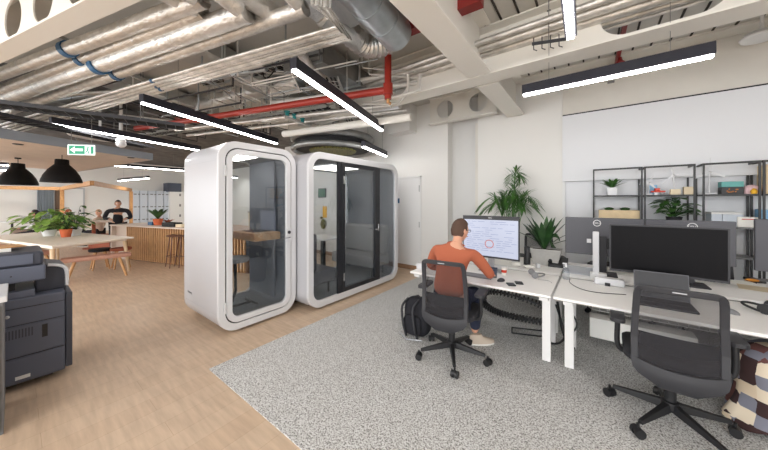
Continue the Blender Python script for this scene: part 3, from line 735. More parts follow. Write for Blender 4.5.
# timber raft
zr = 2.52
A = P(152, 160, z=zr); B_ = P(0, 131, z=zr)
B_ = A+(P(20, 141, z=zr)-A).normalized()*6.5
w_ = (P(75, 172, z=zr)-A).normalized()*5.5
rf = thing('ceiling_raft', 'pale timber ceiling raft with a grey edge hanging over the hall table', 'ceiling panel', (A+B_+w_)/2)
pl = [A, B_, B_+w_, A+w_]
build('panel', MB().prism([0, 1, 2, 3], lambda g, t: pl[g]+ZC*t, .0, .03), 'raft', rf)
build('fascia', MB().bar(A+ZC*.08, B_+ZC*.08, .04, .16).bar(A+ZC*.08, A+w_+ZC*.08, .04, .16), 'raftedge', rf)
sl = MB()
for k_ in (.2, .6): build('drop_rod', MB().cyl(A+(B_-A)*k_+w_*.1, (A+(B_-A)*k_+w_*.1).xy.to_3d()+ZC*(ZS-.003), .008, 6), 'galvd', rf)
for i, (u, v) in enumerate(((18, 144), (131, 157.5))):
    c = P(u, v, z=zr); solo('downlight', MB().lathe([(0, -.012), (.06, -.012), (.065, -.001)], c, 16), 'charcoal', ['recessed dark downlight in the raft near the left edge', 'recessed dark downlight in the raft near its right tip'][i], 'light')
# pendants
def pendant(c, R, Hh, label):
    r = thing('pendant_lamp', label, 'pendant lamp', c)
    prof = [(R, 0), (R*.97, Hh*.12), (R*.86, Hh*.32), (R*.66, Hh*.55), (R*.44, Hh*.72), (R*.35, Hh*.78), (R*.34, Hh*.98), (R*.30, Hh*1.0), (.0, Hh)]
    prof_in = [(R*.985, .004), (R*.955, Hh*.12), (R*.845, Hh*.31), (R*.64, Hh*.53), (R*.40, Hh*.70), (.0, Hh*.74)]
    build('shade', MB().lathe(prof, c, 32), 'lampblack', r)
    lin = MB().lathe(prof_in, c, 32); build('lining', lin, 'pendin', r)
    build('bulb', MB().ball(c+ZC*Hh*.35, .05), 'bulb', r)
    build('cord', MB().cyl(c+ZC*Hh, (c.x, c.y, zr), .006, 6).cyl((c.x, c.y, c.z+Hh*1.2), (c.x, c.y, c.z+Hh*1.3), .05, 10), 'blackmatt', r)
    return r
pendant(P(62, 182.5, d=6.0), .31, .50, 'large black dome pendant lamp right above the white hall table')
pendant(P(18, 185, d=6.4), .31, .50, 'large black dome pendant lamp nearer the left edge')
# ============================================================ PODS
def pod(xf, xb, y0, y1, z0, z1, r, label, base='podside'):
    """barrel shell: rounded-rectangle ring in the YZ plane swept along X"""
    yc = (y0+y1)/2; zc = (z0+z1)/2; w = y1-y0; h = z1-z0
    rt = thing('office_pod', label, 'office pod', (xf-(xf-xb)/2, yc, 0))
    fn = lambda g, t: Vector((t, yc+g[0], zc+g[1]))
    k = 10
    th = .07
    build('shell', MB().ring(rrect(w, h, r, k), rrect(w-2*th, h-2*th, r-th*.6, k), fn, xb, xf-.035), base, rt)
    build('inner_lining', MB().ring(rrect(w-2*th-.002, h-2*th-.002, r-th*.6, k), rrect(w-2*th-.03, h-2*th-.03, r-th*.6-.01, k), fn, xb+.05, xf-.06), 'felt', rt)
    return rt, fn, k, yc, zc, w, h
SEL = lambda ob: [setattr(p, 'use_smooth', True) for p in ob.data.polygons] and ob.data.set_sharp_from_angle(angle=math.radians(35))
p1, fn, k, yc, zc, w, h = pod(-3.29, -4.30, 1.34, 2.34, .03, 2.21, .21, 'smaller single white phone booth pod with a glass door, nearest the camera')
ft = build('front_frame', MB().ring(rrect(w, h, .21, k), rrect(w-.15, h-.15, .15, k), fn, -3.325, -3.285), 'white', p1, .004)
dl = build('door_frame', MB().ring(rrect(w-.176, h-.176, .14, k), rrect(w-.30, h-.30, .09, k), fn, -3.32, -3.278), 'white', p1, .003)
build('door_seal', MB().ring(rrect(w-.151, h-.151, .149, k), rrect(w-.175, h-.175, .141, k), fn, -3.32, -3.300), 'black', p1)
build('door_glass', MB().prism(rrect(w-.29, h-.29, .09, k), fn, -3.304, -3.296), 'glass', p1)
build('back_glass', MB().prism(rrect(w-.2, h-.2, .12, k), fn, -4.272, -4.264), 'glass', p1)
build('back_frame', MB().ring(rrect(w-.02, h-.02, .2, k), rrect(w-.2, h-.2, .12, k), fn, -4.31, -4.27), 'podside', p1)
build('floor', MB().box((-4.25, 1.45, .11), (-3.34, 2.23, .125)), 'podfloor', p1)
hd = build('door_handle', MB().prism(rrect(.07, .20, .033, 6, 0, 0), lambda g, t: Vector((t, 2.215+g[0], 1.06+g[1])), -3.279, -3.262), 'white', p1, .002)
build('latch', MB().cyl((-3.262, 2.215, 1.10), (-3.252, 2.215, 1.10), .022, 14), 'charcoal', hd)
build('lever', MB().tube([(-3.262, 2.215, 1.03), (-3.235, 2.215, 1.03), (-3.235, 2.12, 1.03)], .008, 8), 'chrome', hd)
build('hinge', MB().box((-3.278, 1.398, .26), (-3.268, 1.42, .38)), 'white', p1); build('hinge', MB().box((-3.278, 1.398, 1.8), (-3.268, 1.42, 1.92)), 'white', p1)
build('side_seam', MB().box((-4.28, 1.3385, 1.975), (-3.34, 1.3405, 1.979)).box((-4.28, 1.3385, .25), (-3.34, 1.3405, .253)), 'alu', p1)
build('side_panel', MB().box((-4.28, 2.20, .11), (-3.6, 2.225, 2.1)), 'felt', p1)
text('brand_lettering', 'framery', .045, 'ctop', p1, (-4.1, 1.337, .36), (PI/2, 0, 0))
build('foot', MB().cyl((-3.5, 1.55, 0), (-3.5, 1.55, .03), .04, 12).cyl((-4.1, 1.55, 0), (-4.1, 1.55, .03), .04, 12).cyl((-3.5, 2.15, 0), (-3.5, 2.15, .03), .04, 12).cyl((-4.1, 2.15, 0), (-4.1, 2.15, .03), .04, 12), 'black', p1)
# inside the small pod
build('ceiling_light', MB().box((-4.1, 1.75, 2.095), (-3.5, 1.93, 2.11)), 'podled', p1)
sh = thing('pod_desk', 'thick wooden shelf desk fixed inside the smaller pod', 'desk', (-3.85, 2.05, .98))
build('worktop', MB().box((-4.0, 1.82, 1.0), (-3.42, 2.19, 1.10)), 'podwood', sh, .01)
build('laptop_pad', MB().box((-3.9, 1.9, 1.101), (-3.6, 2.15, 1.108)), 'charcoal', sh)
build('support', MB().box((-3.99, 2.0, .7), (-3.92, 2.19, .999)), 'felt', sh)
st = thing('pod_stool', 'grey round stool on a bent dark foot inside the smaller pod', 'stool', (-3.84, 1.58, .126))
build('seat', MB().lathe([(0, .60), (.16, .60), (.175, .63), (.165, .655), (0, .66)], (-3.74, 1.73, .126), 24), 'felt_light', st)
build('column', MB().tube([(-3.74, 1.73, .72), (-3.74, 1.74, .35), (-3.74, 1.70, .22), (-3.74, 1.62, .15)], .018, 10), 'darkmetal', st)
build('foot', MB().tube([(-3.74, 1.62, .15), (-3.74, 1.95, .142)], .016, 8), 'darkmetal', st); build('foot', MB().tube([(-3.9, 1.95, .142), (-3.58, 1.95, .142)], .016, 8), 'darkmetal', st)
# large pod
p2, fn, k, yc, zc, w, h = pod(-3.05, -4.35, 2.365, 4.50, .03, 2.21, .21, 'larger white two-seat meeting pod with a black-framed glass door')
build('front_frame', MB().ring(rrect(w, h, .21, k), rrect(w-.17, h-.19, .14, k), fn, -3.085, -3.04), 'white', p2, .004)
GP = lambda a, b, x: MB().box((x-.004, a, .13), (x+.004, b, 2.11))
def glass_clip(y0, y1, x, t=.004):
    # rounded pane limited to y0..y1
    pts = rrect(w-.17, h-.19, .14, k); out = []
    for g in pts:
        out.append((max(y0-yc, min(y1-yc, g[0])), g[1]))
    return MB().prism(out, fn, x-t, x+t)
build('left_pane', glass_clip(2.40, 2.92, -3.066), 'glass', p2)
build('right_pane', glass_clip(3.93, 4.48, -3.066), 'smoke', p2)
dr = build('glass_door', MB().box((-3.07, 3.00, .16), (-3.062, 3.84, 2.06)), 'smoke', p2)
build('door_stile', MB().box((-3.075, 2.99, .13), (-3.035, 3.05, 2.10)), 'darkmetal', dr, .002)
build('door_stile', MB().box((-3.075, 3.79, .13), (-3.035, 3.86, 2.10)), 'darkmetal', dr, .002)
build('door_rail', MB().box((-3.075, 3.051, .13), (-3.035, 3.789, .19)), 'darkmetal', dr, .002); build('door_rail', MB().box((-3.075, 3.051, 2.05), (-3.035, 3.789, 2.10)), 'darkmetal', dr, .002)
build('pull_handle', MB().tube([(-3.035, 3.825, 1.0), (-2.99, 3.825, 1.0), (-2.99, 3.825, 1.12), (-3.035, 3.825, 1.12)], .008, 8).tube([(-2.99, 3.825, 1.03), (-2.99, 3.73, 1.03)], .008, 8), 'chrome', dr)
for zz in (.3, 1.78): build('hinge', MB().box((-3.034, 3.0, zz), (-3.022, 3.03, zz+.12)), 'chrome', dr)
build('mullion', MB().box((-3.08, 2.91, .125), (-3.045, 2.985, 2.11)), 'darkmetal', p2)
build('mullion', MB().box((-3.08, 3.865, .125), (-3.045, 3.93, 2.11)), 'darkmetal', p2)
build('sill', MB().box((-3.08, 2.985, .10), (-3.045, 3.865, .129)), 'darkmetal', p2); build('head_rail', MB().box((-3.08, 2.985, 2.101), (-3.045, 3.865, 2.125)), 'darkmetal', p2)
build('back_glass', MB().prism(rrect(w-.2, h-.2, .12, k), fn, -4.322, -4.314), 'glass', p2)
build('back_frame', MB().ring(rrect(w-.02, h-.02, .2, k), rrect(w-.2, h-.2, .12, k), fn, -4.36, -4.32), 'podside', p2)
build('floor', MB().box((-4.30, 2.47, .11), (-3.10, 4.40, .125)), 'podfloor', p2)
build('foot', MB().cyl((-3.3, 2.6, 0), (-3.3, 2.6, .03), .04, 12).cyl((-4.1, 2.6, 0), (-4.1, 2.6, .03), .04, 12).cyl((-3.3, 4.25, 0), (-3.3, 4.25, .03), .04, 12).cyl((-4.1, 4.25, 0), (-4.1, 4.25, .03), .04, 12), 'black', p2)
build('ceiling_light', MB().box((-4.0, 3.1, 2.095), (-3.4, 3.75, 2.11)), 'podled_dim', p2)
def sofa(y0, y1, back_side, label, m):
    r = thing('pod_sofa', label, 'sofa', (-3.7, (y0+y1)/2, .126))
    ys = (y0, y0+.14) if back_side < 0 else (y1-.14, y1)
    build('seat', MB().box((-4.24, y0, .3), (-3.16, y1, .50)), m, r, .03)
    build('backrest', MB().box((-4.24, ys[0], .501), (-3.16, ys[1], 1.05)), m, r, .04)
    for xx in (-4.15, -3.25): build('leg', MB().cyl((xx, y0+.08, .126), (xx, y0+.08, .3), .015, 8).cyl((xx, y1-.08, .126), (xx, y1-.08, .3), .015, 8), 'darkmetal', r)
    return r
sofa(2.48, 2.98, -1, 'dark grey bench sofa at the left side inside the larger pod', 'fabric_grey')
sofa(3.86, 4.38, 1, 'mid grey bench sofa at the right side inside the larger pod', 'fabric_grey2')
tb = thing('pod_table', 'white pod table on a black post between the two pod sofas', 'table', (-3.85, 3.42, .126))
build('tabletop', MB().prism(rrect(.62, .72, .06, 6), lambda g, t: Vector((-3.93+g[0], 3.42+g[1]*.75, t)), .84, .865), 'white', tb)
build('post', MB().box((-4.0, 3.38, .14), (-3.93, 3.44, .84)), 'darkmetal', tb)
build('foot', MB().box((-4.15, 3.2, .126), (-3.75, 3.64, .14)), 'darkmetal', tb)
# wall pictures seen through the pod
c = P(322, 193, y=5.23); ar = thing('picture', 'dark green framed picture on the wall seen through the larger pod', 'picture', c)
build('frame', MB().box((c.x-.16, 5.225, c.z-.13), (c.x+.16, 5.249, c.z+.13)), 'charcoal', ar); build('canvas', MB().box((c.x-.14, 5.215, c.z-.11), (c.x+.14, 5.2249, c.z+.11)), 'artgreen', ar)
c = P(324.5, 212, y=5.23); solo('notice', MB().box((c.x-.08, 5.235, c.z-.16), (c.x+.08, 5.249, c.z+.16)), 'yellow', 'yellow notice on the wall under the green picture', 'notice')
c = P(323, 224, y=5.2); solo('wall_ornament', MB().ball(c, (.1, .04, .14), 14, 8).ball(c+Vector((-.07, 0, .17)), .035), 'olive', 'yellow and brown round ornament hung below the yellow notice', 'ornament')

# ============================================================ DESKS
DZ = .70
def bench(x0, x1, y0, y1, label, lx=(.06, .06)):
    r = thing('bench_desk', label, 'desk', ((x0+x1)/2, (y0+y1)/2, .009))
    build('desktop', MB().box((x0, y0, DZ-.022), (x1, y1, DZ)), 'desk', r, .003)
    build('edge_band', MB().box((x0+.002, y0+.002, DZ-.026), (x1-.002, y1-.002, DZ-.0225)), 'edge', r)
    for x in (x0+lx[0], x1-lx[1]):
        yl = y0+.24 if y0 < 3.2 else y0+.06
        yr = y1-.08 if y0 < 3.2 else y1-.24
        build('leg', MB().box((x-.035, yl, .009), (x+.035, yl+.03, DZ-.07)), 'deskleg', r, .002)
        build('leg', MB().box((x-.035, yr-.03, .009), (x+.035, yr, DZ-.07)), 'deskleg', r, .002)
        build('top_beam', MB().box((x-.035, y0+.05, DZ-.069), (x+.035, y1-.05, DZ-.027)), 'deskleg', r, .002)
    build('cross_rail', MB().box((x0+.1, (y0+y1)/2+.15, DZ-.10), (x1-.1, (y0+y1)/2+.19, DZ-.065)), 'deskleg', r)
    return r
bench(-1.70, -.285, 2.77, 3.56, 'white bench desk at which the man in orange sits')
bench(-.265, 1.30, 2.77, 3.54, 'white bench desk in front of the nearest office chair, under the unlit wide monitor', lx=(.10, .06))
bench(-1.70, -.285, 3.66, 4.46, 'white bench desk behind the man\'s desk, carrying the square planter')
bench(-.265, 1.30, 3.66, 4.46, 'white bench desk behind the wide unlit monitor, facing the shelves')
bench(1.32, 2.75, 2.77, 3.54, 'white bench desk cut by the right edge of the photograph', lx=(.12, .06))
bench(1.32, 2.75, 3.66, 4.46, 'white bench desk far right behind the grey monitor backs', lx=(.12, .06))
# cable basket + dark frames under the desks
for i, (x0, x1) in enumerate(((-1.5, -.45), (.0, 1.1))):
    t = thing('cable_basket', ['white wire basket slung under the man\'s desk', 'white wire basket slung under the desk of the nearest chair'][i], 'cable tray', ((x0+x1)/2, 3.55, .5))
    g = MB()
    for zz in (.44, .50, .56, .62):
        g.bar((x0, 3.45, zz), (x1, 3.45, zz), .004, .004)
    for j in range(int((x1-x0)/.06)): 
        xx = x0+j*.06; g.tube([(xx, 3.45, .67), (xx, 3.45, .44), (xx, 3.58, .44)], .002, 4)
    build('wirework', g, 'white_matt', t); build('tray_sheet', MB().box((x0, 3.46, .436), (x1, 3.58, .44)), 'white_matt', t)
def snake(pts, label):
    pp = smoothpath(pts, 8); r = thing('cable_spine', label, 'cable', pp[0])
    g = MB()
    for i in range(0, len(pp)-1):
        a, b2 = pp[i], pp[i+1]; t = (b2-a); L = t.length; t.normalize()
        kk = max(1, int(L/.022))
        for j in range(kk): c = a+t*(L*(j+.5)/kk); g.bar(c-t*.008, c+t*.008, .07, .05)
    build('link', g, 'black', r)['kind'] = 'stuff'
    build('cable_core', MB().tube(pp, .012, 8), 'black', r)
snake([(-.36, 3.2, .30), (-.6, 3.22, .28), (-.85, 3.26, .27), (-1.02, 3.3, .33), (-.98, 3.34, .45), (-.7, 3.36, .46), (-.42, 3.38, .40)], 'black ribbed cable spine looping in the air under the man\'s desk')
fr = thing('floor_frame', 'low black rectangular frame standing on the carpet under the man\'s desk', 'frame', P(530, 333, z=.02))
a_, b_ = P(512, 333, z=.03), P(547, 337, z=.03)
a_ = P(512, 334, z=.01); b_ = P(546, 338, z=.01)
build('rail', MB().bar(a_+ZC*.012, b_+ZC*.012, .012, .012).bar(a_+ZC*.075, b_+ZC*.075, .012, .012).bar(a_+ZC*.012, a_+ZC*.08, .012, .012).bar(b_+ZC*.012, b_+ZC*.08, .012, .012), 'black', fr)
solo('loose_cables', MB().tube(smoothpath([(-.28, 3.3, .5), (-.24, 3.28, .25), (-.2, 3.3, .12), (-.14, 3.34, .05)]), .012, 6).tube(smoothpath([(-.3, 3.36, .45), (-.22, 3.3, .2), (-.26, 3.33, .08), (-.34, 3.36, .03)]), .01, 6).tube(smoothpath([(-.25, 3.4, .5), (-.12, 3.36, .3), (-.2, 3.3, .16)]), .008, 6), 'black', 'knot of black cables hanging between the middle pair of desk legs', 'cable')
solo('storage_box', MB().box(P(592, 325, z=.12)[:2]+P(592, 325, z=.12)[2:]+(), P(592, 325, z=.12)) if False else MB().box((-.02, 3.62, .1), (.75, 3.8, .30)), 'paper', 'white under-desk cable trunk behind the gap between the desks', 'cable trunk', bevel=.004)
# ============================================================ MONITORS
def logo(r, x, y, z, s=1.):
    ringm = MB(); n = 28
    ringm.ring([(math.cos(2*PI*i/n)*.036*s, math.sin(2*PI*i/n)*.036*s) for i in range(n)], [(math.cos(2*PI*i/n)*.030*s, math.sin(2*PI*i/n)*.030*s) for i in range(n)], lambda g, t: Vector((x+g[0], t, z+g[1])), y-.002, y-.0002)
    lg = build('logo_ring', ringm, 'white_matt', r)
    text('logo_lettering', 'DELL', .026*s, 'white_matt', r, (x, y-.001, z), (PI/2, 0, 0))
def monitor(x0, x1, y, z0, z1, label, on=False, curve=.0, arm=True):
    r = thing('monitor', label, 'monitor', ((x0+x1)/2, y+.08, DZ+.001))
    xc = (x0+x1)/2; w = x1-x0; n = 12
    pl = []
    for i in range(n+1): t = -1+2*i/n; pl.append((xc+t*w/2, y-curve*t*t))
    shell = pl+[(p[0]*1., p[1]+.028) for p in pl[::-1]]
    build('housing', MB().prism(shell, lambda g, t: Vector((g[0], g[1], t)), z0, z1), 'charcoal', r)
    b_ = .012
    ip = [(xc+(p[0]-xc)*(1-2*b_/w), p[1]-.001) for p in pl]
    sc = ip+[(p[0], p[1]+.0009) for p in ip[::-1]]
    build('screen', MB().prism(sc, lambda g, t: Vector((g[0], g[1], t)), z0+.02, z1-.012 if not on else z1-.045), 'screenon' if on else 'screenoff', r)
    build('stand_neck', MB().box((xc-.035, y+.03, DZ+.015), (xc+.035, y+.06, z0+.2)), 'alu', r, .004)
    build('stand_base', MB().box((xc-.12, y-.05, DZ+.001), (xc+.12, y+.14, DZ+.014)), 'alu', r, .004)
    return r
m1 = monitor(-1.27, -.635, 3.33, .855, 1.345, 'lit monitor showing a pale document in front of the man in orange', True, .02)
ln = MB(); rnd = random.Random(3)
for i in range(15):
    zz = 1.275-i*.024
    x = -1.22
    while x < -.70:
        L = .02+rnd.random()*.09
        if rnd.random() < .62 and x+L < -.66: ln.box((x, 3.3095, zz), (x+L, 3.3105, zz+.004))
        x += L+.02
build('document_lines', ln, 'screenline', m1)['kind'] = 'stuff'
rg = MB(); n = 30; cx, cz = -.955, 1.02
rg.ring([(math.cos(2*PI*i/n)*.05, math.sin(2*PI*i/n)*.05) for i in range(n)], [(math.cos(2*PI*i/n)*.042, math.sin(2*PI*i/n)*.042) for i in range(n)], lambda g, t: Vector((cx+g[0], t, cz+g[1])), 3.3065, 3.3085)
build('ring_chart', rg, 'screenred', m1)
text('logo_lettering', 'DELL', .02, 'white_matt', m1, (-.95, 3.3265, 1.322), (PI/2, 0, 0))
build('cable_tray_top', MB().box((-1.1, 3.45, DZ+.015), (-.8, 3.52, DZ+.05)), 'white_matt', m1)
monitor(.13, .855, 3.35, .875, 1.305, 'wide unlit black monitor directly above the nearest office chair', False, .03)
def monback(x0, x1, y, z0, z1, label, lx, base=True):
    r = thing('monitor', label, 'monitor', ((x0+x1)/2, y+.05, DZ+.001))
    build('back_cover', MB().box((x0, y, z0), (x1, y+.035, z1)), 'monback', r, .006)
    build('screen', MB().box((x0+.012, y+.0352, z0+.012), (x1-.012, y+.037, z1-.012)), 'screenoff', r)
    xc = (x0+x1)/2
    build('vent_grille', MB().box((xc-.02, y-.002, z0+.08), (xc+.14, y-.0002, z0+.2)), 'black', r)
    build('stand_neck', MB().box((xc-.04, y+.0, DZ+.02), (xc+.04, y-.03, z0+.22)), 'charcoal', r, .004)
    build('stand_base', MB().box((xc-.13, y-.11, DZ+.001), (xc+.13, y+.12, DZ+.014)), 'charcoal', r, .004)
    logo(r, lx, y, z1-.06)
monback(-.255, .438, 3.95, .905, 1.33, 'grey back of the monitor partly hidden by the white upright post', .045)
monback(.445, 1.055, 3.95, .915, 1.33, 'grey back of the monitor rising behind the wide unlit one', .78)
monback(1.16, 1.80, 3.95, .90, 1.36, 'grey back of the monitor at the right edge of the photograph', 1.5)

# ============================================================ OFFICE CHAIR
def office_chair(label, name='office_chair', caster_rot=0., arms=True):
    r = thing(name, label, 'chair')
    # star base
    for i in range(5):
        a = caster_rot+2*PI*i/5; c, s_ = math.cos(a), math.sin(a)
        t = Vector((c, s_, 0)); n_ = Vector((-s_, c, 0))
        g = MB(); p0 = t*.03+ZC*.125; p1 = t*.31+ZC*.088
        vs = []
        for p, hw, hz in ((p0, .026, .026), (p1, .014, .013)):
            vs += [p+n_*hw-ZC*hz, p-n_*hw-ZC*hz, p-n_*hw*.7+ZC*hz, p+n_*hw*.7+ZC*hz]
        g.add(vs, [(3,2,1,0), (4,5,6,7), (0,1,5,4), (1,2,6,5), (2,3,7,6), (3,0,4,7)])
        build('base_arm', g, 'black', r, .003)
        cs = MB(); cc = t*.33; ax = Vector((math.cos(a+1.1), math.sin(a+1.1), 0))
        cs.cyl(cc+ax*.008+ZC*.031, cc+ax*.030+ZC*.031, .03, 16).cyl(cc-ax*.030+ZC*.031, cc-ax*.008+ZC*.031, .03, 16).cyl(cc+ZC*.03, cc+ZC*.085, .009, 8).cyl(cc-ax*.008+ZC*.038, cc+ax*.008+ZC*.038, .024, 12)
        build('caster', cs, 'black', r)
    build('hub', MB().lathe([(.045, .10), (.05, .12), (.045, .155), (.028, .16)], (0, 0, 0), 20), 'black', r)
    build('gas_column', MB().cyl((0, 0, .155), (0, 0, .40), .024, 16).cyl((0, 0, .155), (0, 0, .27), .031, 16), 'black', r)
    build('tilt_mechanism', MB().box((-.09, -.16, .385), (.09, .13, .43)), 'charcoal', r, .012)
    build('adjustment_lever', MB().tube([(.09, .02, .41), (.22, .03, .405)], .007, 8), 'black', r)
    # seat: rounded slab with a waterfall front
    pts = rrect(.49, .47, .10, 6)
    lv = [(.0, .94, .432), (.0, 1.0, .445), (.0, 1.0, .478), (.0, .93, .494)]
    vs = []; fs = []; n = len(pts)
    for q, sc, zz in lv:
        for g in pts:
            drop = -.02*max(0, (g[1]-.12)/.12)**2 if g[1] > .12 else 0
            vs.append(Vector((g[0]*sc, g[1]*sc+.03, zz+drop)))
    for i in range(len(lv)-1):
        for j in range(n): fs.append((i*n+j, i*n+(j+1) % n, (i+1)*n+(j+1) % n, (i+1)*n+j))
    fs.append(tuple(range(n))[::-1]); fs.append(tuple(3*n+j for j in range(n)))
    build('seat', MB().add(vs, fs, True), 'seatfab', r)
    # backrest: widths by height, y by height (lean, lumbar)
    def yb(z): t = (z-.45)/.51; return -.262-.035*t+.03*math.sin(PI*min(1, max(0, t))*1.0)
    def wb(z):
        t = (z-.45)/.51; return (.405+.035*math.sin(min(1, t*1.2)*PI/2))/2
    rad = .045; zt, zb2 = .965, .475
    # outline of frame as closed loop (x,z)
    W = .222
    loop = []
    def curve_y(x, z): return yb(z)+ .03*(x/.22)**2
    NB = .95
    out = [(-.222, zb2), (-.224, .62), (-.218, .78), (-.212, .91), (-.206, .95), (-.192, .972), (-.165, .980), (0, .984), (.165, .980), (.192, .972), (.206, .95), (.212, .91), (.218, .78), (.224, .62), (.222, zb2)]
    fr_ = MB(); sec = []
    path = [Vector((x*NB, curve_y(x, z), z)) for x, z in out]
    # side rails and top: flat bars tapering
    vs = []; fs = []
    for i, p in enumerate(path):
        t = (path[min(i+1, len(path)-1)]-path[max(i-1, 0)]).normalized()
        inn = Vector((0, 1, 0)).cross(t).normalized()
        if inn.dot(Vector((0, p.y, .74))-Vector((p.x, p.y, p.z))) < 0: inn = -inn
        wd = .036
        for a, b2 in ((0, -.018), (wd, -.012), (wd, .008), (0, .014)): vs.append(p+inn*a+Vector((0, b2, 0)))
    n = len(path)
    for i in range(n-1):
        for j in range(4): fs.append((4*i+j, 4*i+(j+1) % 4, 4*i+4+(j+1) % 4, 4*i+4+j))
    fs += [(3, 2, 1, 0), (4*n-4, 4*n-3, 4*n-2, 4*n-1)]
    build('back_frame', MB().add(vs, fs), 'charcoal', r, .004)
    # lower shell: band below mesh, narrowing to the mechanism
    rows = [(.50, .222, .0), (.475, .224, .0), (.432, .214, .0), (.40, .188, .003), (.372, .135, .008), (.35, .098, .016), (.335, .09, .03)]
    # top edge of shell curves down in the middle
    g = MB(); vs = []; fs = []; m_ = 14
    for (z, hw, dy) in [(a_, b_*NB, c_) for a_, b_, c_ in rows]:
        for j in range(m_+1):
            x = -hw+2*hw*j/m_; sag = -.035*(1-(x/hw)**2) if z > .45 else (-.012*(1-(x/hw)**2) if z > .38 else 0)
            vs.append(Vector((x, curve_y(x, max(z, .45))+dy-.012, z+sag)))
    nf = len(vs)
    for (z, hw, dy) in [(a_, b_*NB, c_) for a_, b_, c_ in rows]:
        for j in range(m_+1):
            x = -hw+2*hw*j/m_; sag = -.035*(1-(x/hw)**2) if z > .45 else (-.012*(1-(x/hw)**2) if z > .38 else 0)
            vs.append(Vector((x, curve_y(x, max(z, .45))+dy+.012, z+sag)))
    q = m_+1; R_ = len(rows)
    for i in range(R_-1):
        for j in range(m_):
            fs.append((i*q+j, i*q+j+1, (i+1)*q+j+1, (i+1)*q+j)); fs.append((nf+i*q+j, nf+(i+1)*q+j, nf+(i+1)*q+j+1, nf+i*q+j+1))
        fs.append((i*q, (i+1)*q, nf+(i+1)*q, nf+i*q)); fs.append((i*q+m_, nf+i*q+m_, nf+(i+1)*q+m_, (i+1)*q+m_))
    for j in range(m_):
        fs.append((j, nf+j, nf+j+1, j+1)); o = (R_-1)*q; fs.append((o+j, o+j+1, nf+o+j+1, nf+o+j))
    build('back_shell', MB().add(vs, fs, True), 'charcoal', r)
    build('back_bracket', MB().box((-.05, -.24, .36), (.05, -.12, .40)), 'charcoal', r, .006)
    # mesh
    def sheet(z0, z1, hw0, hw1, off, nn=8, mm=8):
        vs = []; fs = []
        for i in range(mm+1):
            z = z0+(z1-z0)*i/mm; hw = hw0+(hw1-hw0)*i/mm
            for j in range(nn+1):
                x = -hw+2*hw*j/nn
                zz = z+(-.03*(1-(x/hw)**2) if i == 0 else 0)
                vs.append(Vector((x, curve_y(x, zz)+off, zz)))
        for i in range(mm):
            for j in range(nn): fs.append((i*(nn+1)+j, i*(nn+1)+j+1, (i+1)*(nn+1)+j+1, (i+1)*(nn+1)+j))
        return MB().add(vs, fs, True)
    build('back_mesh', sheet(.495, .965, .182, .175, .0), 'meshfab', r)
    build('lumbar_support', sheet(.585, .665, .177, .177, .012), 'seatfab', r)
    build('maker_badge', MB().box((-.03, curve_y(0, .965)-.021, .962), (.03, curve_y(0, .965)-.017, .968)), 'alu', r)
    if arms:
        for s_ in (-1, 1):
            am = build('armrest', MB().tube(smoothpath([(s_*.12, -.02, .425), (s_*.24, -.02, .425), (s_*.275, -.02, .47), (s_*.275, -.02, .60), (s_*.275, -.02, .645)], 5), .017, 10), 'black', r)
            build('arm_pad', MB().prism(rrect(.085, .25, .035, 5), lambda g, t: Vector((s_*.275+g[0], g[1]+.01, t)), .645, .672), 'charcoal', am, .004)
    return r
def place(r, x, y, rz, z=.009):
    r.location = (x, y, z); r.rotation_euler = (0, 0, rz); r['_l'] = (x, y, z); r['_r'] = rz
ch2 = office_chair('nearest black mesh office chair, empty, in front of the wide unlit monitor', caster_rot=2.84+.04)
place(ch2, .425, 2.672, math.radians(-2))
# second chair: same parts, turned
ch1 = dup(ch2, (-1.09, 2.55, .009), math.radians(6), 'black mesh office chair in which the man in orange sits')
for k_ in ch1.children:
    if k_.name.startswith(('base_arm', 'caster')): k_.rotation_euler = (0, 0, -.31)
ch3 = dup(ch2, (-.62, 4.86, .009), PI+.3, 'black office chair seen between the lit monitor and the square planter')
ch4 = dup(ch2, (.28, 4.72, .009), PI-.2, 'office chair behind the far bench desk whose castors show beneath the desks')
ch5 = dup(ch2, (1.12, 4.75, .009), PI+.1, 'black office chair seen dark in the gap between the last two monitor backs')
ch6 = dup(ch2, (1.62, 2.55, .009), math.radians(12), 'office chair mostly beyond the right edge, hung with the plaid coat')
# ============================================================ DESK ITEMS
G = 'on the man\'s desk'
def px(u, v, z=DZ): return P(u, v, z=z)
# open laptop under the wide monitor
lp = thing('laptop', 'open dark grey laptop seen through the nearest chair back', 'laptop', (.43, 3.08, DZ+.001))
build('base', MB().box((.29, 2.95, DZ+.001), (.62, 3.19, DZ+.016)), 'charcoal', lp, .003)
build('keyboard', MB().box((.29, 3.05, DZ+.0162), (.58, 3.16, DZ+.018)), 'black', lp)
lid = MB().prism([(3.19, DZ+.012), (3.196, DZ+.012), (3.246, DZ+.222), (3.240, DZ+.222)], lambda g, t: Vector((t, g[0], g[1])), .29, .62)
build('lid', lid, 'lidgrey', lp); scn = MB().prism([(3.1905, DZ+.022), (3.192, DZ+.022), (3.2382, DZ+.216), (3.2367, DZ+.216)], lambda g, t: Vector((t, g[0]-.0015, g[1])), .296, .614); build('screen', scn, 'charcoal', lp)
def mouse(c, label, m, rz=0):
    r = MB().ball((0, 0, .0), (.032, .052, .03), 14, 8); r.v = [Matrix.Rotation(rz, 3, 'Z') @ Vector((v.x, v.y, max(v.z, 0)))+c for v in r.v]
    return solo('computer_mouse', r, m, label, 'mouse')
mouse(px(731, 313)+ZC*.001, 'grey computer mouse just right of the nearest chair back', 'ctop', .5)
mouse(px(501, 281)+ZC*.001, 'dark computer mouse beside the man\'s elbow', 'charcoal', -.3)
